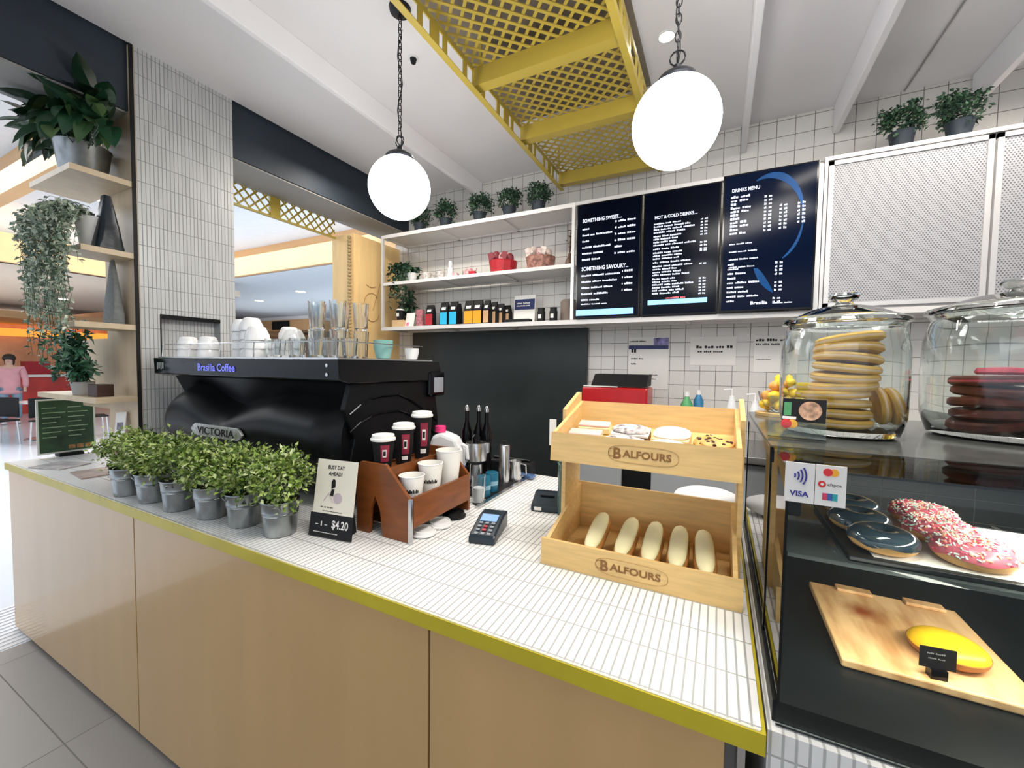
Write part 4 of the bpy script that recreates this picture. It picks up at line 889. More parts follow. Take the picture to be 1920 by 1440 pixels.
# upper box (tilted)
b = WB(); b.prism([(1.165, 1.292), (1.176, 1.290), (1.184, 1.376), (1.173, 1.378)], 0, rx0-.001, rx1+.001); obj('upper_front_board', b, rackw, RK)
b = WB(); b.prism([(1.448, 1.365), (1.459, 1.363), (1.466, 1.452), (1.455, 1.454)], 0, rx0+th, rx1-th); obj('upper_back_board', b, rackw, RK)
for x in (rx0, rx1-th):
    b = WB(); b.prism([(1.176, 1.290), (1.459, 1.362), (1.466, 1.453), (1.184, 1.378)], 0, x, x+th); obj('upper_side_board', b, rackw, RK)
slab((1.177, 1.296), (1.449, 1.366), rx0+th, rx1-th, .006, 'upper_floor')
def brand(y0, z0, x0, x1, tilt, nm):
    b = WB(); up = (0, tilt, 1)
    txt_mb(b, 'B', (x0+.010, y0, z0-.006), (1, 0, 0), up, .030, .022, depth=.0008, bold=.03); txt_mb(b, 'ALFOURS', (x0+.036, y0, z0), (1, 0, 0), up, .019, x1-x0-.05, depth=.0008, bold=.03)
    b.tube([(x0+.006+.010*math.cos(a), y0-.0008, z0+.010+.011*math.sin(a)) for a in [R(60+i*24) for i in range(11)]], .0009, 4)
    obj('brand_lettering', b, rackd, RK)
    b = WB(); cx = (x0+x1)/2; hw = (x1-x0)/2+.004
    pts = []
    for i in range(40):
        a = 2*math.pi*i/40; c, s = math.cos(a), math.sin(a); zz = .024*math.copysign(abs(s)**.7, s)
        pts.append((cx+hw*math.copysign(abs(c)**.5, c), y0-.0006+tilt*(zz+.01), z0+.009+zz))
    b.tube(pts, .0007, 4, closed=True); obj('brand_oval', b, mat('pale_burn', (.42, .25, .09), .7, noise=.1), RK)
brand(1.1678, 1.326, -.272, -.092, .09, 'b'); brand(1.1306, 1.010, -.292, -.106, 0, 'b')
# small card hung at the rack's left side
one('hanging_card', 'small white card hanging at the left side of the upper rack box', 'card', MB().cb((0, 0, 0), (.022, .0025, .085)), paper, (-.462-.013, 1.24, 1.365), .3)
# cream finger buns
bunm = mat('bun_crust', (.52, .24, .06), .5, noise=.3, nscale=25, bump=.2); icing = mat('cream_icing', (.88, .82, .50), .35, noise=.03); pinki = mat('pink_icing', (.85, .55, .50), .4, noise=.05)
def capsule(mb, c, l, rx, rz, seg=18, n=12, sq=.6):
    """rounded bar along y"""
    vs = []; fs = []
    for i in range(n+1):
        t = -1+2*i/n; k = (1-abs(t)**3.2)**.5 if abs(t) < 1 else 0
        for j in range(seg):
            a = 2*math.pi*j/seg; vs.append((c[0]+rx*k*math.cos(a), c[1]+l/2*t, c[2]+rz*k*math.sin(a)))
    for i in range(n):
        for j in range(seg): fs.append((i*seg+j, (i+1)*seg+j, (i+1)*seg+(j+1) % seg, i*seg+(j+1) % seg))
    return mb.add(vs, fs)
fb = thing('finger_bun', 'leftmost iced finger bun in the lower rack box', 'bun', (0, 0, 0), 0, 'iced finger buns')
obj('bun', capsule(MB(), (0, 0, .022), .23, .031, .022), bunm, fb, smooth=True); obj('icing', capsule(MB(), (0, 0, .040), .215, .0255, .014), icing, fb, smooth=True)
nm_ = ['leftmost iced finger bun in the lower rack box', 'second iced finger bun from the left in the lower rack box', 'middle one of the five iced finger buns in the lower rack box', 'fourth iced finger bun from the left in the lower rack box', 'rightmost iced finger bun with its orange brown side showing']
for i, (x, a) in enumerate(((-.332, .03), (-.238, -.04), (-.163, 0), (-.090, .02), (-.020, .12))):
    o = fb if i == 0 else dup(fb, (x, 1.27, ZT+.0105), a, nm_[i]); o.location = (x, 1.29, ZT+.037)
    o.rotation_euler = (R(13), 0, a*.6)
# wrapped cakes in the upper box, resting on its sloping floor
slope = math.atan2(.07, .272)
def zf(y): return 1.296+(y-1.177)*(.07/.272)+.0066
def cake(name, label, x, y, parts, g=None, rz=0):
    t = thing(name, label, 'cake', (x, y, zf(y)+.001), 0, g); t.rotation_euler = (slope, 0, rz)
    for nm, mb, mm, sm in parts: obj(nm, mb, mm, t, smooth=sm, bevel=0 if sm else .003)
    return t
choc = mat('chocolate_cake', (.22, .09, .03), .6, noise=.3, nscale=40); frost = mat('sugar_frost', (.88, .86, .82), .5, noise=.05, nscale=60, bump=.3)
speck = mat('speckled_topping', (.55, .50, .48), .6, noise=.85, nscale=70); chipm = mat('choc_chip', (.05, .015, .008), .5, noise=.2); cookm = mat('cookie_tan', (.72, .40, .12), .6, noise=.25, nscale=30, bump=.3)
for i, (x, y) in enumerate(((-.385, 1.235), (-.385, 1.31), (-.375, 1.385))):
    cake('pink_finger_cake', ('front', 'middle', 'back')[i]+' pink and cream finger cake at the left of the upper rack box', x, y, [('cake', MB().cb((0, 0, .012), (.105, .05, .022)), icing, False), ('pink_topping', MB().cb((0, 0, .027), (.106, .044, .008)), pinki, False)], 'pink finger cakes', .05)
for i, (x, y) in enumerate(((-.252, 1.25), (-.245, 1.34))):
    cake('lamington_slice', ('front', 'back')[i]+' chocolate slice with speckled white topping in the upper rack box', x, y, [('sponge', MB().cb((0, 0, .012), (.115, .07, .023)), choc, False), ('cream_layer', MB().cb((0, 0, .029), (.116, .071, .010)), frost, False), ('speckled_topping', capsule(MB(), (0, 0, .037), .072, .058, .010), speck, True)], 'speckled slices')
for i, (x, y) in enumerate(((-.128, 1.245), (-.122, 1.345))):
    cake('coconut_slice', ('front', 'back')[i]+' white sugar-topped slice in the upper rack box', x, y, [('base', MB().cb((0, 0, .014), (.105, .08, .026)), mat('shortbread', (.85, .68, .35), .6, noise=.08), False), ('white_topping', capsule(MB(), (0, 0, .032), .085, .054, .015), frost, True)], 'white slices', -.06)
def cookie_mb(r=.05, h=.016, seed=0, chips=12):
    rr = random.Random(seed); prof = [(0, 0), (r*.9, 0), (r, h*.35), (r*.97, h*.7), (r*.8, h), (0, h*1.12)]
    b = MB().lathe(prof, seg=26)
    b.v = [Vector((v.x*(1+.03*math.sin(3*math.atan2(v.y, v.x)+seed)), v.y, v.z+(.0012*math.sin(v.x*130+seed)*math.cos(v.y*110) if v.z > h*.6 else 0))) for v in b.v]
    c = MB()
    for k in range(chips):
        a = rr.uniform(0, 6.28); q = r*.85*math.sqrt(rr.random()); c.sph((q*math.cos(a), q*math.sin(a), h*1.02), (.0055, .0045, .004), 8, 5)
    return b, c
for i, (x, y, zz) in enumerate(((.0, 1.24, 0), (-.02, 1.345, .0), (.002, 1.30, .022))):
    cb_, cc = cookie_mb(.044, .018, i, 16); t = cake('chocolate_chip_cookie', ('front', 'back', 'top')[i]+' chocolate chip cookie at the right end of the upper rack box', x, y, [('biscuit', cb_, cookm, True), ('chips', cc, chipm, True)], 'chocolate chip cookies'); t.location.z += zz+.001
    t.children[1]['kind'] = 'stuff'
one('white_cloth_bag', 'crumpled white plastic bag lying on the counter behind the pastry rack', 'bag', (lambda b: b)(MB().sph((0, 0, .045), (.13, .07, .045), 26, 14)), mat('crumpled_white', (.78, .78, .78), .5, noise=.08, nscale=14, bump=1), (-.03, 1.93, ZT+.001), .1, smooth=True)
# ================================================================= DISPLAY CASE
fres = bpy.data.materials.new('case_glass'); fres.use_nodes = True; N = fres.node_tree.nodes; L = fres.node_tree.links
for n_ in list(N):
    if n_.type != 'OUTPUT_MATERIAL': N.remove(n_)
out = [n_ for n_ in N if n_.type == 'OUTPUT_MATERIAL'][0]; tr = N.new('ShaderNodeBsdfTransparent'); gs = N.new('ShaderNodeBsdfGlossy'); gs.inputs['Roughness'].default_value = .02
fr_ = N.new('ShaderNodeFresnel'); fr_.inputs['IOR'].default_value = 1.3; mxs = N.new('ShaderNodeMixShader'); tr.inputs[0].default_value = (.93, .96, .95, 1)
L.new(fr_.outputs[0], mxs.inputs[0]); L.new(tr.outputs[0], mxs.inputs[1]); L.new(gs.outputs[0], mxs.inputs[2]); L.new(mxs.outputs[0], out.inputs[0])
DC = thing('display_case', 'black framed glass display case with donuts at the right end of the counter', 'display case', (.8, 1.3, 0))
cx0, cx1, cf, cbk, ctop = .105, 1.55, .80, 1.76, 1.42
slate = mat('slate_black', (.006, .008, .009), .35, noise=.3, nscale=6, spec=.25); slateb = grid_mat('tile_reflections', 0, .11, .02, 2, .07, .0, (.014, .018, .018), (.045, .052, .05), .0015, .5, .2)
b = WB(); b.box(cx0-.012, cx1, cf-.012, cbk, .02, .975); obj('tiled_base', b, kitkat_front, DC)
b = WB(); b.box(cx0-.004, cx1, cf+.012, cbk-.01, .9752, 1.012); obj('deck', b, slate, DC)
b = WB(); b.box(cx0-.004, cx1, 1.02, cbk, 1.392, 1.417); obj('top_frame', b, blackg, DC, bevel=.002)
b = WB(); b.box(cx0-.002, cx1, 1.005, cbk-.002, 1.4172, ctop+.0005); obj('top_surface', b, mat('dark_stone', (.085, .09, .085), .12, noise=.3, nscale=20), DC)
for y in (1.022, cbk-.022): b = WB(); b.box(cx0-.002, cx0+.012, y, y+.016, 1.0125, 1.392); obj('post', b, blackg, DC)
b = WB(); b.box(cx0-.004, cx1, 1.006, 1.02, 1.385, 1.417); obj('front_rail', b, blackg, DC)
b = WB(); b.box(cx0, cx1, cf, cf+.005, .978, 1.420); obj('front_glass', b, fres, DC)
b = WB(); b.box(cx0, cx1, cf+.0055, 1.005, 1.4155, 1.420); obj('top_glass', b, fres, DC)
for y0, y1 in ((cf+.0055, 1.02), (1.04, cbk-.024)): b = WB(); b.box(cx0, cx0+.005, y0, y1, 1.0125, 1.390 if y1 > 1.1 else 1.415); obj('side_glass', b, fres, DC)
b = WB(); b.box(cx0+.006, cx1, cbk-.02, cbk-.004, 1.0125, 1.25); obj('rear_lower_panel', b, slateb, DC)  # dark tile lines imitate reflections inside the case
b = WB(); b.box(cx0+.16, .66, cbk-.02, cbk-.004, 1.255, 1.375); obj('rear_ochre_band', b, mat('ochre_band', (.70, .42, .12), .5, noise=.1), DC)  # coloured bands across the upper back of the case
b = WB(); b.box(.70, .86, cbk-.02, cbk-.004, 1.255, 1.375); obj('rear_grey_band', b, mat('blue_grey', (.16, .20, .21), .5, noise=.05), DC)
b = WB(); b.box(.87, 1.5, cbk-.02, cbk-.004, 1.255, 1.375); obj('rear_brown_band', b, mat('brown_band', (.30, .19, .11), .5, noise=.1), DC)
b = WB(); b.box(cx0+.006, cx0+.028, cf+.03, .99, 1.33, 1.385); obj('hinge_block', b, blackm, DC, bevel=.004)
b = WB(); b.box(cx0+.03, cx1, .97, 1.345, 1.206, 1.214); obj('glass_shelf', b, mat('smoked_glass', (.05, .06, .06), .05, alpha=.75, noise=.02), DC)
for x in (.60, 1.2): b = WB(); b.box(x, x+.012, 1.36, 1.40, 1.19, 1.206); obj('shelf_bracket', b, blackm, DC)
area('case_light', (.55, 1.09, 1.375), (.5, 1.1, 1.0), .9, .04, 3.6, (1, .93, .82))
area('case_light', (.5, 1.0, 1.198), (.45, 1.12, 1.0), .8, .03, 1.8, (1, .93, .82))
# trays, liner, board
one('slate_tray', 'black slate tray of donuts on the upper shelf of the display case', 'tray', MB().box(-.37, .37, -.165, .165, 0, .010), slate, (.605, 1.148, 1.2145), bevel=.002)
one('paper_liner', 'white paper liner under the donuts on the slate tray', 'paper', (lambda b: b)(MB().box(-.33, .35, -.145, .155, 0, .0012)), paper, (.605, 1.14, 1.2250))
WBd = thing('serving_board', 'knotty wooden serving board on the lower deck of the display case', 'board', (.366, 1.13, 1.013))
kn = bpy.data.materials.new('knotty_board'); kn.use_nodes = True; N = kn.node_tree.nodes; L = kn.node_tree.links; b_ = N['Principled BSDF']; b_.inputs['Roughness'].default_value = .45
tc = N.new('ShaderNodeTexCoord'); mp = N.new('ShaderNodeMapping'); mp.inputs['Scale'].default_value = (9, 2.0, 9); nz = N.new('ShaderNodeTexNoise'); nz.inputs['Scale'].default_value = 3; nz.inputs['Detail'].default_value = 6
cr = N.new('ShaderNodeValToRGB'); cr.color_ramp.elements[0].position = .3; cr.color_ramp.elements[0].color = (.42, .19, .06, 1); cr.color_ramp.elements[1].position = .62; cr.color_ramp.elements[1].color = (.78, .50, .24, 1)
L.new(tc.outputs['Object'], mp.inputs[0]); L.new(mp.outputs[0], nz.inputs['Vector']); L.new(nz.outputs[0], cr.inputs[0])
sb = N.new('ShaderNodeVectorMath'); sb.operation = 'DISTANCE'; sb.inputs[1].default_value = (-.055, .05, .016); L.new(tc.outputs['Object'], sb.inputs[0])
nz2 = N.new('ShaderNodeTexNoise'); nz2.inputs['Scale'].default_value = 35; L.new(tc.outputs['Object'], nz2.inputs['Vector'])
ad = math_n(N, L, 'ADD', sb.outputs['Value'], math_n(N, L, 'MULTIPLY', nz2.outputs[0], .03)); mr = N.new('ShaderNodeMapRange'); L.new(ad, mr.inputs[0]); mr.inputs[1].default_value = .02; mr.inputs[2].default_value = .065
mx = N.new('ShaderNodeMix'); mx.data_type = 'RGBA'; L.new(mr.outputs[0], mx.inputs['Factor']); mx.inputs[6].default_value = (.30, .07, .015, 1); L.new(cr.outputs[0], mx.inputs[7]); L.new(mx.outputs[2], b_.inputs['Base Color'])
obj('board', MB().box(-.138, .138, -.165, .155, 0, .016), kn, WBd, bevel=.003)
for x in (-.05, .08): obj('rear_lip', MB().box(x-.035, x+.035, .130, .156, .0162, .024), kn, WBd, bevel=.002)
PI_ = thing('mango_pie', 'yellow topped round pastry on the wooden board behind a black label', 'pastry', (.41, 1.065, 1.0285))
obj('crust', MB().lathe([(.04, 0), (.055, .012), (.058, .022), (0, .024)], seg=32), mat('baked_crust', (.40, .15, .03), .5, noise=.35, nscale=30), PI_, smooth=True); obj('yellow_top', MB().sph((0, 0, .022), (.057, .055, .022), 30, 12), mat('mango_yellow', (.85, .50, .02), .35, noise=.25, nscale=14), PI_, smooth=True)
t = thing('price_label', 'small black label on a stand in front of the yellow pastry', 'label', (.368, .985, 1.0285), R(8)); obj('card', MB().cb((0, 0, .036), (.052, .002, .038)), blackm, t); obj('stand', MB().box(-.012, .012, -.008, .008, 0, .018), blackg, t)
b = MB(); writing(b, -.016, .043, (.01, .014), .003, -.0016, r_); writing(b, -.014, .034, (.012, .01), .003, -.0016, r_); obj('writing', b, mat('label_grey', (.22, .22, .22), .6), t)
# donuts
def donut(name, label, x, y, r, glaze, spr, seed, g, z=1.2265):
    t = thing(name, label, 'donut', (x, y, z), 0, g); rr = random.Random(seed); ns, nr = 36, 16
    def ring(mb, R0, q, zc, a0, a1, k=1.0, full=True, wob=0):
        n_ = nr; vs = []; fs = []
        for i in range(ns):
            A = 2*math.pi*i/ns; e = a0-(wob*math.sin(A*5+seed)+wob*.5*math.sin(A*8)) if wob else a0; e2 = a1+(wob*math.sin(A*4+seed) if wob else 0)
            for j in range(n_ + (0 if full else 1)):
                a = e+(e2-e)*j/n_; rad = R0+q*k*math.cos(a); vs.append((rad*math.cos(A), rad*math.sin(A), zc+q*.82*k*math.sin(a)))
        m_ = n_ if full else n_+1
        for i in range(ns):
            for j in range(n_): fs.append((i*m_+j, ((i+1) % ns)*m_+j, ((i+1) % ns)*m_+(j+1) % m_, i*m_+(j+1) % m_))
        return mb.add(vs, fs)
    q = r*.47; R0 = r-q
    obj('dough', ring(MB(), R0, q, q*.8, 0, 2*math.pi), mat('donut_dough', (.62, .34, .12), .55, noise=.2, nscale=30), t, smooth=True)
    obj('glaze', ring(MB(), R0, q, q*.8, -.12, math.pi+.12, 1.05, False, .12), glaze, t, smooth=True)
    if spr:
        for ci, mm in enumerate(spr):
            b = MB()
            for k in range(130):
                A = rr.uniform(0, 6.28); a = rr.uniform(.05, math.pi-.05); rad = R0+q*1.07*math.cos(a); p = Vector((rad*math.cos(A), rad*math.sin(A), q*.8+q*.86*math.sin(a))); d = Vector((rr.gauss(0, 1), rr.gauss(0, 1), rr.gauss(0, .4))).normalized()*.0036
                b.tube([p-d, p+d], .0016, 5)
            o = obj('sprinkles', b, mm, t); o['kind'] = 'stuff'
dark_gl = mat('dark_glaze', (.030, .05, .065), .10, noise=.15, coat=1); pink_gl = mat('pink_glaze', (.58, .13, .17), .3, noise=.1)
for i, (x, y) in enumerate(((.300, 1.045), (.290, 1.155), (.300, 1.262))): donut('glazed_donut', ('nearest', 'middle', 'farthest')[i]+' dark glossy glazed donut on the slate tray', x, y, .055, dark_gl, None, i, 'dark glazed donuts')
spm = [mat('sprinkle_pink', (.75, .10, .18), .4, noise=.05), mat('sprinkle_white', (.75, .72, .66), .4, noise=.02), mat('sprinkle_orange', (.9, .42, .25), .4, noise=.05), mat('sprinkle_mint', (.55, .75, .65), .4, noise=.05)]
for i, (x, y) in enumerate(((.428, 1.045), (.420, 1.158), (.430, 1.262))): donut('sprinkle_donut', ('nearest', 'middle', 'farthest')[i]+' pink sprinkled donut on the slate tray', x, y, .057, pink_gl, spm, 10+i, 'pink sprinkled donuts')
donut('iced_donut', 'pale pink iced donut partly out of frame at the right of the slate tray', .60, 1.12, .055, mat('pale_pink_glaze', (.80, .60, .60), .3, noise=.1), None, 4, None)
# stickers on the front glass
STK = thing('payment_sticker', 'left white sticker with contactless waves and VISA on the display glass', 'sticker', (.122, cf-.001, 1.396))
b = WB(); b.box(.103, .1425, cf-.0022, cf-.0002, 1.364, 1.429); obj('card', b, paper, STK); navyp = mat('visa_navy', (.03, .03, .28), .4, noise=.02)
b = WB()
for k in range(4):
    rr_ = .005+.0055*k; b.tube([(.112+rr_*math.cos(a)*.9, cf-.003, 1.408+rr_*math.sin(a)) for a in [R(-38+76*i/8) for i in range(9)]], .0013, 5)
obj('contactless_waves', b, navyp, STK)
b = WB(); txt_mb(b, 'VISA', (.1095, cf-.0025, 1.3745), (1, 0, 0), (0, 0, 1), .0085, .026, bold=.03); obj('visa_lettering', b, navyp, STK)
STK = thing('payment_sticker', 'right white sticker with three card logos on the display glass', 'sticker', (.163, cf-.001, 1.396))
b = WB(); b.box(.1435, .183, cf-.0022, cf-.0002, 1.364, 1.429); obj('card', b, paper, STK)
def disc(nm, x, z, r, mm, y=cf-.0026): b = WB(); b.lathe([(0, 0), (r, 0), (r, .0004), (0, .0004)], (0, 0, 0), 24, Matrix.Translation((x, y, z)) @ Matrix.Rotation(R(90), 4, 'X')); obj(nm, b, mm, STK)
rd = mat('logo_red', (.70, .03, .03), .4, noise=.02); org = mat('logo_orange', (.90, .40, .03), .4, noise=.02)
disc('red_circle', .159, 1.418, .0062, rd); disc('orange_circle', .167, 1.418, .0062, org, cf-.0023); disc('red_roundel', .152, 1.3985, .0052, rd); disc('roundel_dot', .1522, 1.3985, .0022, paper, cf-.0032)
b = WB(); txt_mb(b, 'eftpos', (.159, cf-.0025, 1.3965), (1, 0, 0), (0, 0, 1), .0045, .018); obj('small_lettering', b, blackm, STK)
for k, mm in enumerate((mat('logo_crimson', (.6, .05, .12), .4), mat('logo_navy', (.03, .12, .35), .4), mat('logo_teal', (.03, .35, .38), .4))): b = WB(); b.box(.153+.0066*k, .1594+.0066*k, cf-.0028, cf-.0024, 1.3735, 1.3845); obj('colour_bar', b, mm, STK)
# acrylic card stand on the case
t = thing('acrylic_card_stand', 'clear acrylic stand with black picture card and red-orange card logo at the case top corner', 'card stand', (.158, 1.10, ctop+.001), R(-12)); t.location.z += .004; Mx = Matrix.Rotation(R(-12), 4, 'X')
obj('acrylic_back', MB().cb((0, 0, .046), (.108, .002, .092), Mx), fres, t, loc=(0, 0, .002)); obj('acrylic_foot', MB().cb((0, .025, .001), (.108, .05, .002)), fres, t, loc=(0, 0, .0)); obj('front_lip', MB().cb((-.002, -.004, .020), (.108, .0015, .038)), fres, t)
obj('black_card', MB().cb((.012, -.0022, .062), (.080, .001, .052), Mx), blackm, t, loc=(0, 0, .002)); obj('food_picture', MB().lathe([(0, 0), (.021, 0), (.021, .0006), (0, .0006)], (.024, .062, .0034), 24, Mx @ Matrix.Rotation(R(90), 4, 'X')), mat('food_photo', (.55, .32, .2), .5, noise=.8, nscale=60), t, loc=(0, 0, .002))
obj('green_patch', MB().cb((-.018, -.0032, .064), (.014, .0008, .030), Mx), greenb, t, loc=(0, 0, .002)); obj('white_strip', MB().cb((-.014, -.0034, .044), (.026, .0008, .006), Mx), paper, t, loc=(0, 0, .002))
obj('red_circle', MB().lathe([(0, 0), (.0105, 0), (.0105, .0006), (0, .0006)], (-.019, .030, .0055), 24, Mx @ Matrix.Rotation(R(90), 4, 'X')), rd, t, loc=(0, 0, .002)); obj('orange_circle', MB().lathe([(0, 0), (.0105, 0), (.0105, .0006), (0, .0006)], (-.008, .030, .0047), 24, Mx @ Matrix.Rotation(R(90), 4, 'X')), org, t, loc=(0, 0, .002))
# glass jars with cookies
def jar(x, y, R_, h, label):
    t = thing('glass_jar', label, 'jar', (x, y, ctop+.001)); r = R_
    prof = [(0, .0), (r*.80, .0), (r*.90, .006), (r*.985, h*.18), (r, h*.5), (r*.985, h*.78), (r*.93, h*.92), (r*.90, h*.96), (r*.94, h), (r*.90, h+.003)]
    inn = [(r*.865, h*.97), (r*.89, h*.92), (r*.955, h*.78), (r*.97, h*.5), (r*.955, h*.18), (r*.86, .018), (0, .016)]
    obj('jar_body', MB().lathe(prof+inn, seg=64, cap=False), glass, t, smooth=True)
    lid = [(r*.86, h-.006), (r*.88, h+.004), (r*.99, h+.006), (r*1.0, h+.012), (r*.97, h+.016), (r*.80, h+.024), (r*.50, h+.042), (r*.24, h+.050), (r*.15, h+.053), (r*.13, h+.058), (r*.20, h+.063), (r*.24, h+.073), (r*.21, h+.080), (0, h+.082)]
    inl = [(0, h+.052), (r*.22, h+.052), (r*.48, h+.044), (r*.78, h+.022), (r*.84, h+.004), (r*.86, h-.006)]
    obj('lid', MB().lathe(lid+inl[::-1][0:0]+[(0, h+.036), (r*.22, h+.036), (r*.48, h+.031), (r*.78, h+.018), (r*.85, h+.004), (r*.84, h-.006), (r*.86, h-.006)], seg=64, cap=False), glass, t, smooth=True)
    return t
jar(.272, 1.285, .128, .268, 'left large glass jar of yellow sandwich cookies on the display case')
jar(.640, 1.42, .170, .300, 'right large glass jar of dark red cookies on the display case')
ZJ = ctop+.001+.0175
sand = mat('shortbread_gold', (.82, .50, .10), .55, noise=.25, nscale=22, bump=.2); sand2 = mat('shortbread_cream', (.85, .62, .45), .5, noise=.08); darkc = mat('red_velvet', (.13, .022, .012), .55, noise=.5, nscale=30, bump=.3); pinkc = mat('pink_topping', (.62, .05, .10), .4, noise=.4, nscale=30)
def ck(x, y, z, rot, label, g, m1, m2, r=.052, h=.019, name='sandwich_cookie', cat='cookie'):
    t = thing(name, label, cat, (x, y, z), 0, g); t.rotation_euler = rot
    obj('biscuit', MB().lathe([(0, 0), (r*.9, 0), (r, h*.25), (r*.99, h*.75), (r*.9, h), (0, h*1.05)], seg=30), m1, t, smooth=True)
    if m2: obj('filling', MB().lathe([(r*1.004, h*.40), (r*1.006, h*.60)], seg=30, cap=False), m2, t, smooth=True)
    return t
nth = ['lowest', 'second lowest', 'third lowest', 'fourth lowest', 'fifth lowest', 'sixth', 'seventh', 'third from top', 'second from top', 'topmost']
for i in range(10):
    tl_ = R(1.5+1.0*i); ck(.262+(.0022*i if i > 3 else -.002*i), 1.250+.002*i, ZJ+.005+i*.0222, (R(1), tl_*.8, i), nth[i]+' cookie of the main stack in the left glass jar', 'cookies stacked in the left jar', sand, sand2, r=.068, h=.0195)
for i in range(5): ck(.225, 1.358, ZJ+.004+.0204*i, (0, R(-3+i), i), nth[i]+' yellow cookie of the rear stack in the left glass jar', 'rear cookies in the left jar', mat('lemon_cookie', (.90, .66, .05), .5, noise=.15, nscale=20), sand2, r=.036)
for i in range(2): ck(.342+.0215*i, 1.285-.012*i, ZJ+.052, (0, R(82-6*i), 0), ('inner', 'outer')[i]+' cookie standing on edge at the right of the left glass jar', 'cookies on edge in the left jar', sand, sand2, r=.048)
for c, (x, y) in enumerate(((.569, 1.375), (.706, 1.375), (.638, 1.492))):
    for i in range(5): ck(x+.004*(i % 2), y, ZJ+.004+.0265*i, (R(2*(-1)**i), R(3*(i % 3-1)), i), nth[i]+' dark red cookie of the %s stack in the right glass jar' % ('left', 'right', 'rear')[c], 'cookies in the right jar', darkc if i < 4 else darkc, pinkc if i == 4 else None, r=.064, h=.022, name='dark_cookie')
one('pink_topped_cookie', 'pink topped cookie lying on the stacks in the right glass jar', 'cookie', MB().lathe([(0, 0), (.045, 0), (.05, .006), (.045, .016), (0, .019)], seg=28), pinkc, (.60, 1.38, ZJ+.1356), smooth=True)
one('orange_topped_cookie', 'orange and cream topped cookie at the right side of the right glass jar', 'cookie', MB().lathe([(0, 0), (.038, 0), (.042, .006), (.036, .016), (0, .019)], seg=28), mat('orange_cream', (.85, .35, .12), .5, noise=.6, nscale=35), (.715, 1.38, ZJ+.1356), smooth=True)
# bowl of yellow treats at the left rear corner of the case
t = thing('wooden_coaster', 'small wooden coaster on the rear left corner of the display case', 'coaster', (.185, 1.665, ctop+.001)); obj('coaster', MB().lathe([(0, 0), (.066, 0), (.068, .010), (0, .012)], seg=32), rackw, t, smooth=True)
t = thing('yellow_treat_bowl', 'clear bowl heaped with yellow orange treats on the coaster left of the jars', 'bowl', (.185, 1.665, ctop+.0135)); obj('bowl', MB().lathe([(.03, 0), (.05, .02), (.062, .07), (.059, .07), (.046, .02), (0, .006)], seg=36), glass, t, smooth=True)
tr1 = mat('treat_yellow', (.90, .58, .03), .45, noise=.3, nscale=25); tr2 = mat('treat_orange', (.85, .36, .08), .5, noise=.3, nscale=25); r = random.Random(9)
for k in range(14):
    a = k*2.4; q = .034 if k < 7 else (.030 if k < 12 else .008); z = .026 if k < 5 else (.055 if k < 10 else .088+.012*(k % 3)); one('yellow_treat', ('lower layer', 'middle layer', 'top of the heap')[0 if k < 5 else 1 if k < 10 else 2]+' yellow orange treat in the clear bowl left of the jars', 'treat', MB().sph((0, 0, 0), (.025, .021, .018), 12, 8), tr1 if k % 3 else tr2, (.185+q*math.cos(a), 1.665+q*math.sin(a), ctop+.0135+z), a, 'treats in the clear bowl', True)
# ================================================================= LEFT CORNER SHELVES
LS = thing('corner_shelves', 'plywood corner shelves fixed to the near side of the tiled column', 'shelves', (-2.95, 1.0, 0))
for x0, y0, z in ((-3.27, .81, 2.505), (-2.98, .84, 2.137), (-2.98, .81, 1.765), (-3.53, .875, 1.388)):
    b = WB(); b.box(x0, -2.752, y0, 1.043, z-.028, z); obj('shelf', b, ply2, LS, bevel=.001)
def leafy(name, label, loc, potp, potm, n, ls, spread, seed, mt, zc, wr=.55, up=.25):
    t = thing(name, label, 'potted plant', loc); obj('pot', MB().lathe(potp, seg=36), potm, t, smooth=True); r = random.Random(seed); b = MB(); st = MB()
    for i in range(n):
        a = r.uniform(0, 6.28); e = r.uniform(.1, 1); d = Vector((math.cos(a)*e*spread[0], math.sin(a)*e*spread[1], zc+spread[2]*(1-e*e)*r.uniform(.4, 1)+r.uniform(-.04, .04)))
        if d.y > 0: d.y *= .3
        st.tube([(0, 0, zc*.6), Vector((d.x*.5, d.y*.5, d.z*.9)), d], .0025, 4); q = Vector((d.x, d.y-.06, r.uniform(-.35, up))).normalized()
        big_leaf(b, d, q+Vector((r.gauss(0, .3), -abs(r.gauss(0, .3)), 0)), (r.gauss(0, .35), r.gauss(0, .35), 1), ls*r.uniform(.7, 1.2), ls*wr*r.uniform(.7, 1.1), .35)
    obj('stems', st, leafk, t); obj('foliage', b, mt, t, fix=False, smooth=True); return t
leafy('leafy_bucket_plant', 'big dark leafy plant in a galvanised bucket on the top corner shelf', (-2.98, .93, 2.5055), [(.085, 0), (.088, .004), (.108, .165), (.112, .17), (.104, .168), (.08, .01), (0, .01)], galv, 190, .15, (.36, .15, .30), 2, leafd, .19)
T = thing('silver_trailing_plant', 'pale silvery trailing vine spilling from a white pot on the corner shelves', 'potted plant', (-2.87, .93, 2.1375))
obj('pot', MB().lathe([(.055, 0), (.075, .15), (.078, .155), (.070, .155), (.05, .012), (0, .012)], seg=32), porc, T, smooth=True)
r = random.Random(21); b = MB(); b2 = MB(); st = MB()
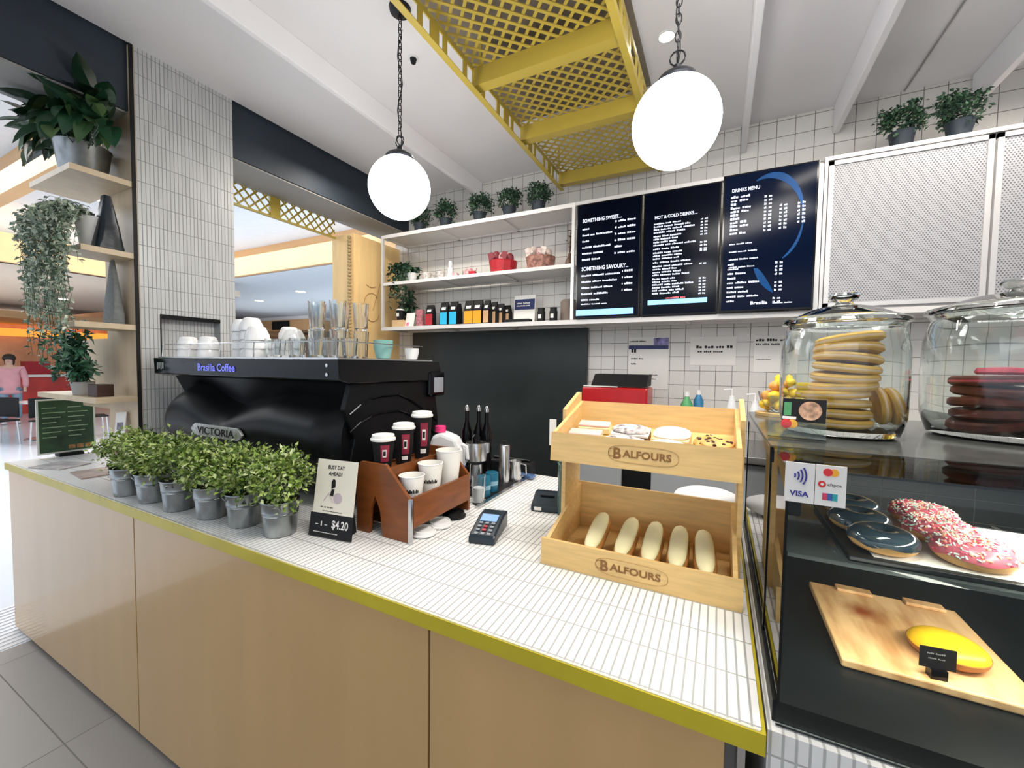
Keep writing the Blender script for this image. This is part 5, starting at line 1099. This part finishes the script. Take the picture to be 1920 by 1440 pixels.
for i in range(125):
    a = r.uniform(0, 6.28); out_ = r.uniform(.08, .19); px, py = r.gauss(.03, .10), -r.uniform(.135, .24)
    dl = r.uniform(.10, .80)**1.15*(1.0 if px > -.22 else .7); pts = []
    for k in range(10):
        u = k/9; w_ = 1-(1-min(1, u*2.2))**2; pts.append(Vector((px*w_-.02+r.uniform(-.012, .012), py*w_+r.uniform(-.012, .012), .165+.05*math.sin(min(1, u*3)*math.pi)-dl*u**1.2)))
    st.tube(pts, .001, 3)
    for k in range(9):
        for h_ in range(3):
            p = pts[k].lerp(pts[k+1], r.random()); (b if p.z > -.42 else b2).leaf(p, (r.gauss(0, 1), r.gauss(0, 1), r.gauss(-.3, .6)), (r.gauss(0, .4), r.gauss(0, .4), 1), r.uniform(.018, .032), r.uniform(.014, .024), .15)
obj('stems', st, leafk, T); obj('silver_foliage', b, leafs, T, fix=False)
if b2.v: obj('lower_foliage', b2, trail_g, T, fix=False)
vine(-3.08, .93, 1.3885+.0005, 'round-leaved green trailing plant hanging beneath the silver vine', 34, 8, lambda a, r: (math.cos(a)*r.uniform(.05, .20)-.02, -abs(math.sin(a))*r.uniform(.02, .12)), lambda a, r: r.uniform(-.05, .34), ls=.05, mt=trail_g, potm=greyp, pr=.05, ph=.07, name='round_leaf_plant')
def bag(loc, w, d, h, mt, label, nm='tote_bag', k=.6, rz=0, seed=0):
    t = thing(nm, label, 'bag', loc, rz); v = []
    b = MB(); rr = random.Random(seed); rings = []
    for i in range(8):
        u = i/7; q = (1-(1-k)*u**1.4)*(1+.05*rr.uniform(-1, 1)); rings.append([(w/2*q*math.copysign(abs(math.cos(a))**.5, math.cos(a))*(1+.05*rr.uniform(-1, 1)), d/2*(1-u*.75)*math.copysign(abs(math.sin(a))**.5, math.sin(a)), h*u) for a in [2*math.pi*j/20 for j in range(20)]])
    vs = [p for q in rings for p in q]; fs = [(i*20+j, i*20+(j+1) % 20, (i+1)*20+(j+1) % 20, (i+1)*20+j) for i in range(7) for j in range(20)]+[tuple(range(20))[::-1], tuple(range(140, 160))]
    obj('body', b.add(vs, fs), mt, t, smooth=True); return t
bag((-2.805, .955, 2.1378), .11, .12, .27, mat('black_plastic', (.010, .016, .024), .3, noise=.5, nscale=14, bump=.6), 'glossy black bag sitting on the second corner shelf', k=.45, seed=3)
bag((-2.90, 1.005, 1.7655), .16, .06, .34, mat('grey_felt', (.24, .25, .25), .9, noise=.15, nscale=50), 'grey felt cone shaped bag on the third corner shelf', k=.15, seed=4)
t = thing('black_folded_hat', 'black folded paper bag standing behind the silver vine under the top shelf', 'bag', (-3.055, 1.03, 2.138), 0); 
bpy.data.objects.remove(t)
one('small_brown_box', 'small dark brown box on the lowest corner shelf', 'box', MB().cb((0, 0, .032), (.085, .07, .064)), mat('dark_brown_box', (.045, .02, .012), .5, noise=.2), (-2.87, .935, 1.3885), .1, bevel=.003)
# menu board at the counter's left end
t = thing('green_menu_stand', 'white framed dark green menu board standing on the left end of the counter', 'menu board', (-3.62, 1.02, ZT+.001))
gm = mat('menu_green', (.018, .045, .018), .4, noise=.6, nscale=12, emit=.2)
b = WB(); b.box(-3.628, -3.618, .888, 1.146, 1.000, 1.335); obj('frame', b, mat('frame_cream', (.72, .76, .66), .4, noise=.03), t); b = WB(); b.box(-3.6178, -3.6165, .897, 1.137, 1.010, 1.326); obj('display', b, gm, t)
b = WB(); b.box(-3.66, -3.585, .97, 1.08, ZT+.001, 1.000); obj('foot', b, blackm, t)
for k in range(3): b = WB(); b.box(-3.6163, -3.6158, 1.02+.037*k, 1.05+.037*k, 1.02, 1.045); obj('food_tile', b, mat('tile_orange', (.45, .22, .08), .5, noise=.6, nscale=40), t)
b = WB()
for k in range(7): b.box(-3.6163, -3.6159, .91, .97+.02*(k % 3), 1.10+.030*k, 1.105+.030*k); b.box(-3.6163, -3.6159, 1.02, 1.08+.015*(k % 3), 1.10+.030*k, 1.105+.030*k)
obj('menu_lines', b, mat('pale_green_line', (.30, .42, .26), .5), t)
t = thing('leaning_flyer', 'small white flyer with a brown picture leaning at the foot of the tiled column', 'flyer', (-2.86, .985, ZT+.001), R(8)); Mx = Matrix.Rotation(R(-8), 4, 'X') @ Matrix.Rotation(R(-6), 4, 'Y')
obj('sheet', MB().cb((0, 0, .165), (.085, .003, .30), Mx), paper, t, loc=(0, 0, .004)); obj('brown_picture', MB().cb((0, -.0022, .10), (.07, .001, .09), Mx), mat('brown_photo', (.30, .20, .14), .5, noise=.5, nscale=25), t, loc=(0, 0, .004)); obj('dark_print', MB().cb((0, -.0022, .24), (.05, .001, .04), Mx), mat('grey_print', (.22, .2, .24), .5, noise=.5, nscale=60), t, loc=(0, 0, .004))
for i, (x, y, a, mm) in enumerate(((-3.28, .90, .3, mat('magazine_grey', (.45, .42, .42), .4, noise=.5, nscale=14)), (-2.92, .93, -.1, mat('magazine_brown', (.38, .28, .24), .4, noise=.5, nscale=12)))):
    one('magazine', ('grey printed magazine lying near the green menu board', 'brownish printed magazine lying behind the farthest bucket plant')[i], 'magazine', MB().cb((0, 0, .003), (.21, .15, .006)), mm, (x, y-.01, ZT+.0005), a)
# ================================================================= CONCOURSE BACKDROP AND PERSON
def skin(name, verts, edges, rad, mt, parent, sub=2):
    me = bpy.data.meshes.new(name); me.from_pydata([Vector(v) for v in verts], edges, []); o = bpy.data.objects.new(name, me); COL.objects.link(o); o.parent = parent; me.materials.append(mt)
    m_ = o.modifiers.new('skin', 'SKIN'); m_.use_smooth_shade = True
    if not me.skin_vertices: bpy.ops.object.select_all(action='DESELECT')
    lay = me.skin_vertices[0].data if me.skin_vertices else None
    if lay is None: return o
    for i, r_0 in enumerate(rad):
        rr = r_0 if isinstance(r_0, tuple) else (r_0, r_0); lay[i].radius = rr
    lay[0].use_root = True; s_ = o.modifiers.new('subd', 'SUBSURF'); s_.levels = s_.render_levels = sub; return o
PE = thing('person', 'person in a pink coat and blue jeans walking through the concourse at far left', 'person', (-15.16, 3.32, 0), R(70))
skinm = mat('skin_tone', (.62, .40, .30), .5, noise=.04); coatm = mat('pink_coat', (.72, .36, .40), .8, noise=.12, nscale=5); jeans = mat('blue_jeans', (.22, .32, .42), .8, noise=.15); hairm = mat('dark_hair', (.02, .012, .01), .5, noise=.2); shoe = mat('white_shoe', (.7, .7, .7), .5, noise=.05)
vs = [(0, 0, .92), (0, 0, 1.15), (0, 0, 1.33), (0, .0, 1.42), (0, -.01, 1.50), (0, -.01, 1.60), (-.09, 0, .88), (-.10, -.05, .48), (-.10, .02, .09), (-.10, -.10, .03), (.09, 0, .88), (.10, .04, .48), (.10, .10, .10), (.10, .0, .03),
      (-.17, 0, 1.35), (-.23, .01, 1.08), (-.24, -.05, .86), (-.24, -.07, .77), (.17, 0, 1.35), (.23, .01, 1.08), (.24, -.05, .86), (.24, -.07, .77)]
ed = [(0, 1), (1, 2), (2, 3), (3, 4), (4, 5), (0, 6), (6, 7), (7, 8), (8, 9), (0, 10), (10, 11), (11, 12), (12, 13), (2, 14), (14, 15), (15, 16), (16, 17), (2, 18), (18, 19), (19, 20), (20, 21)]
rd_ = [(.14, .10), (.12, .09), (.13, .09), .05, (.075, .085), (.065, .07), .085, .055, .04, .035, .085, .055, .04, .035, .055, .04, .032, .03, .055, .04, .032, .03]
def sk2(name, verts, edges, rad, mt, parent):
    bm = bmesh.new(); lay = bm.verts.layers.skin.verify(); bv = []
    for i, v in enumerate(verts):
        q = bm.verts.new(v); rr = rad[i] if isinstance(rad[i], tuple) else (rad[i], rad[i]); q[lay].radius = rr; q[lay].use_root = (i == 0); bv.append(q)
    for a, c in edges: bm.edges.new((bv[a], bv[c]))
    me = bpy.data.meshes.new(name); bm.to_mesh(me); bm.free(); me.materials.append(mt); o = bpy.data.objects.new(name, me); COL.objects.link(o); o.parent = parent
    m_ = o.modifiers.new('skin', 'SKIN'); m_.use_smooth_shade = True; s_ = o.modifiers.new('subd', 'SUBSURF'); s_.levels = s_.render_levels = 2; return o
sk2('body', vs, ed, rd_, skinm, PE)
sk2('coat', [(0, 0, 1.0), (0, 0, .80), (0, 0, .70), (0, 0, 1.2), (0, 0, 1.36), (-.19, 0, 1.35), (-.245, .01, 1.08), (-.25, -.05, .88), (.19, 0, 1.35), (.245, .01, 1.08), (.25, -.05, .88)], [(0, 1), (1, 2), (0, 3), (3, 4), (4, 5), (5, 6), (6, 7), (4, 8), (8, 9), (9, 10)], [(.19, .14), (.22, .17), (.23, .18), (.17, .13), (.13, .11), .075, .062, .055, .075, .062, .055], coatm, PE)
sk2('trousers', [(0, 0, .86), (-.10, -.01, .80), (-.10, -.05, .46), (-.10, .01, .12), (.10, 0, .80), (.10, .04, .46), (.10, .09, .12)], [(0, 1), (1, 2), (2, 3), (0, 4), (4, 5), (5, 6)], [.12, .105, .08, .065, .105, .08, .065], jeans, PE)
sk2('hair', [(0, .02, 1.60), (0, .04, 1.50), (0, .06, 1.36), (-.07, .02, 1.46), (.07, .02, 1.46)], [(0, 1), (1, 2), (1, 3), (1, 4)], [(.085, .085), (.08, .06), (.07, .04), .03, .03], hairm, PE)
obj('hair_crown', MB().sph((0, .022, 1.585), (.108, .10, .105), 20, 12), hairm, PE, smooth=True)
fc = MB().sph((0, -.078, 1.535), (.016, .02, .02), 10, 6); obj('nose', fc, skinm, PE, smooth=True)
for s in (-1, 1): obj('eye', MB().sph((s*.028, -.080, 1.56), (.010, .006, .006), 10, 6), blackm, PE, smooth=True)
obj('mouth', MB().sph((0, -.083, 1.497), (.020, .006, .006), 10, 6), mat('lip_pink', (.5, .15, .15), .5), PE, smooth=True)
for s, y in ((-1, -.05), (1, .05)): obj('shoe', MB().sph((s*.10, y-.0, .035), (.05, .13, .035), 14, 8), shoe, PE, smooth=True)
def cafe_chair(x, y, rz, label, mt):
    t = thing('cafe_chair', label, 'chair', (x, y, 0), rz, 'chairs in the concourse')
    obj('seat', MB().cb((0, 0, .45), (.42, .42, .03)), mt, t, bevel=.01); obj('backrest', MB().cb((0, .20, .68), (.40, .025, .36)), mt, t, bevel=.01)
    for sx in (-.18, .18):
        for sy in (-.18, .18): obj('leg', MB().tube([(sx, sy, .44), (sx*1.1, sy*1.1, 0)], .014, 8), steel, t)
cl = ['dark chair farthest left among the concourse chairs', 'dark chair behind the round-leaved trailing plant', 'white chair beside the red counter in the concourse', 'dark chair nearest the lowest corner shelf']
for (x, y, a, mm), l in zip(((-11.6, 2.35, .4, blackm), (-11.0, 2.9, 2.0, blackm), (-12.2, 2.0, 1.2, porc), (-11.2, 3.5, 3.0, blackm)), cl): cafe_chair(x, y, a, l, mm)
t = thing('cafe_table', 'white round cafe table among the concourse chairs', 'table', (-11.9, 3.0, 0)); obj('top', MB().lathe([(0, .72), (.4, .72), (.4, .745), (0, .745)], seg=36), porc, t, smooth=True); obj('pedestal', MB().lathe([(.25, 0), (.24, .02), (.03, .04), (.03, .72)], seg=24), steel, t, smooth=True)
t = thing('red_kiosk_counter', 'red fronted kiosk counter far back in the concourse', 'counter', (-18, 3.4, 0)); obj('front', MB().box(-.3, .3, -1.6, 1.8, 0, 1.05), mat('kiosk_red', (.55, .05, .04), .5, noise=.3, nscale=2), t); obj('worktop', MB().box(-.36, .36, -1.7, 1.9, 1.05, 1.12), porc, t)
for k, yy in enumerate((-1.2, -.2, .8)): obj('display_unit', MB().box(-.2, .2, yy, yy+.5, 1.12, 1.5), [orng, blackm, redb][k], t)
t = thing('distant_kiosk', 'pale wooden kiosk canopy seen above the coffee cups through the opening', 'kiosk', (-17, 11.5, 0))
obj('canopy', MB().box(-1.7, 2.2, -.4, .6, 2.9, 3.35), soffit, t); obj('white_cornice', MB().box(-1.75, 2.25, -.45, .65, 3.3502, 3.49), porc, t); obj('post', MB().box(-1.6, -1.4, -.1, .1, 0, 2.9), soffit, t); obj('post', MB().box(1.9, 2.1, -.1, .1, 0, 2.9), soffit, t); obj('dark_screen', MB().box(-.1, 1.0, -.46, -.42, 2.95, 3.3), blackm, t)
